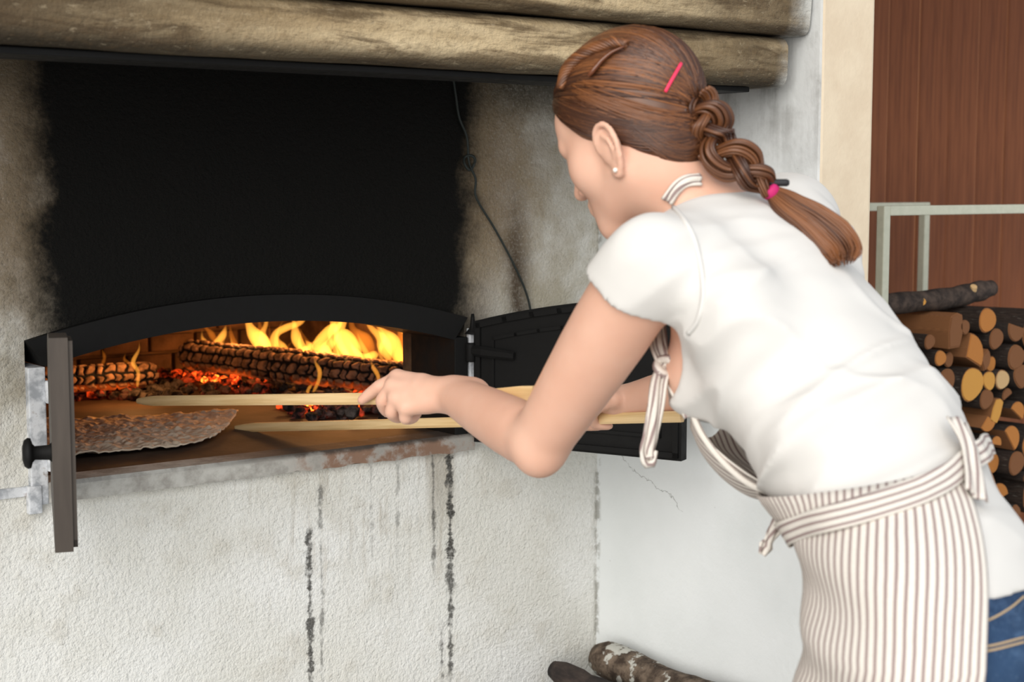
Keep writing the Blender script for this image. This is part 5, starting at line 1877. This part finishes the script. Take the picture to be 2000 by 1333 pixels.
# pinned-back twist above the forehead with its tortoiseshell clip, and the pink hair slide
tw_pts = []
for (u, v) in ((1100, 175), (1112, 140), (1135, 115), (1165, 98), (1200, 88), (1228, 92)):
    q_ = hit(u, v, hair_bvh, 0.004)
    if q_ is not None: tw_pts.append(q_)
if len(tw_pts) >= 4:
    tc = catmull(tw_pts, 60); T2, N2, B2_ = frames(tc)
    pp, rr_, tn_ = [], [], []
    for k in range(10):
        ph = 2 * math.pi * k / 10; s = np.linspace(0, 1, 60)
        R_ = 0.0062 * np.interp(s, [0, 0.2, 0.8, 1], [0.5, 1, 1, 0.4])
        w_ = 2 * math.pi * 2.2 * s + ph
        pp.append((tc + N2 * (R_ * np.cos(w_))[:, None] + B2_ * (R_ * np.sin(w_))[:, None])[::2]); rr_.append(np.full(30, 0.0026)); tn_.append(float(rng.uniform(0.2, 0.8)))
    strands('twist', pp, rr_, tn_, 5)
cp = on_cloth([(1156, 152), (1168, 138), (1182, 122), (1200, 108), (1222, 98)], 0.007, hair_bvh, 14)
if len(cp) > 4:
    V, F = tube(cp, np.interp(np.linspace(0, 1, len(cp)), [0, 0.15, 0.6, 1], [0.0045, 0.0065, 0.005, 0.002]), 8, 0.55, up0=-FWD)
    under(tag(mesh_obj('hair_clip', V, F, MT['tort'], smooth=True), 'tortoiseshell brown claw clip'), hair)
cp = on_cloth([(1298, 181), (1308, 162), (1318, 144), (1328, 126)], 0.0035, hair_bvh, 12)
if len(cp) > 4:
    V, F = tube(cp, 0.0024, 6, 0.6); under(tag(mesh_obj('hair_slide', V, F, MT['pink'], smooth=True), 'straight pink hair slide'), hair)
# pearl ear stud
q_ = hit(1204, 332, body_bvh, 0.002)
if q_ is not None:
    bm = bmesh.new(); bmesh.ops.create_uvsphere(bm, u_segments=14, v_segments=10, radius=0.0030)
    bmesh.ops.translate(bm, verts=bm.verts, vec=Vector(q_))
    under(tag(bm_obj('ear_stud', bm, MT['pearl'], smooth=True), 'small pearl ear stud'), person)
# eyes and lips
for s in (-1, 1):
    bm = bmesh.new(); bmesh.ops.create_uvsphere(bm, u_segments=20, v_segments=14, radius=0.0118)
    bmesh.ops.translate(bm, verts=bm.verts, vec=Vector(hd(s * 0.031, 0.0715, -0.012)))
    ey = under(bm_obj('eye', bm, MT['eye'], smooth=True), person)
    bm = bmesh.new(); bmesh.ops.create_uvsphere(bm, u_segments=16, v_segments=10, radius=0.0062)
    bmesh.ops.translate(bm, verts=bm.verts, vec=Vector(hd(s * 0.031, 0.0774, -0.0145)))
    under(bm_obj('iris', bm, MT['iris'], smooth=True), ey)
    lid = [hd(s * (0.031 + 0.0135 * math.cos(t)), 0.0815 - 0.010 * abs(math.cos(t)) ** 2, -0.012 + 0.006 * math.sin(t)) for t in np.linspace(0, math.pi, 12)]
    V, F = tube(np.array(lid), 0.0022, 6); under(mesh_obj('eyelid', V, F, MT['skin'], smooth=True), person)
    br = [hd(s * x, y, z) for x, y, z in ((0.014, 0.0925, 0.010), (0.026, 0.0895, 0.015), (0.040, 0.0815, 0.014), (0.049, 0.073, 0.008))]
    V, F = tube(catmull(br, 12), np.interp(np.linspace(0, 1, 12), [0, 0.5, 1], [0.0022, 0.0022, 0.001]), 6)
    under(mesh_obj('eyebrow', V, F, MT['hair'], smooth=True, attrs={'tone': np.full(len(V), 0.4)}), person)
lp = []
for zz, yy in ((-0.0665, 0.0905), (-0.0745, 0.0905)):
    lp.append(tube(catmull([hd(-0.019, yy - 0.007, zz - 0.002), hd(-0.008, yy, zz), hd(0, yy - 0.0003, zz - 0.0006), hd(0.008, yy, zz), hd(0.019, yy - 0.007, zz - 0.002)], 16), np.interp(np.linspace(0, 1, 16), [0, 0.5, 1], [0.0012, 0.0042, 0.0012]), 8))
V, F = join(lp)
under(mesh_obj('lips', V, F, MT['lip'], smooth=True), person)
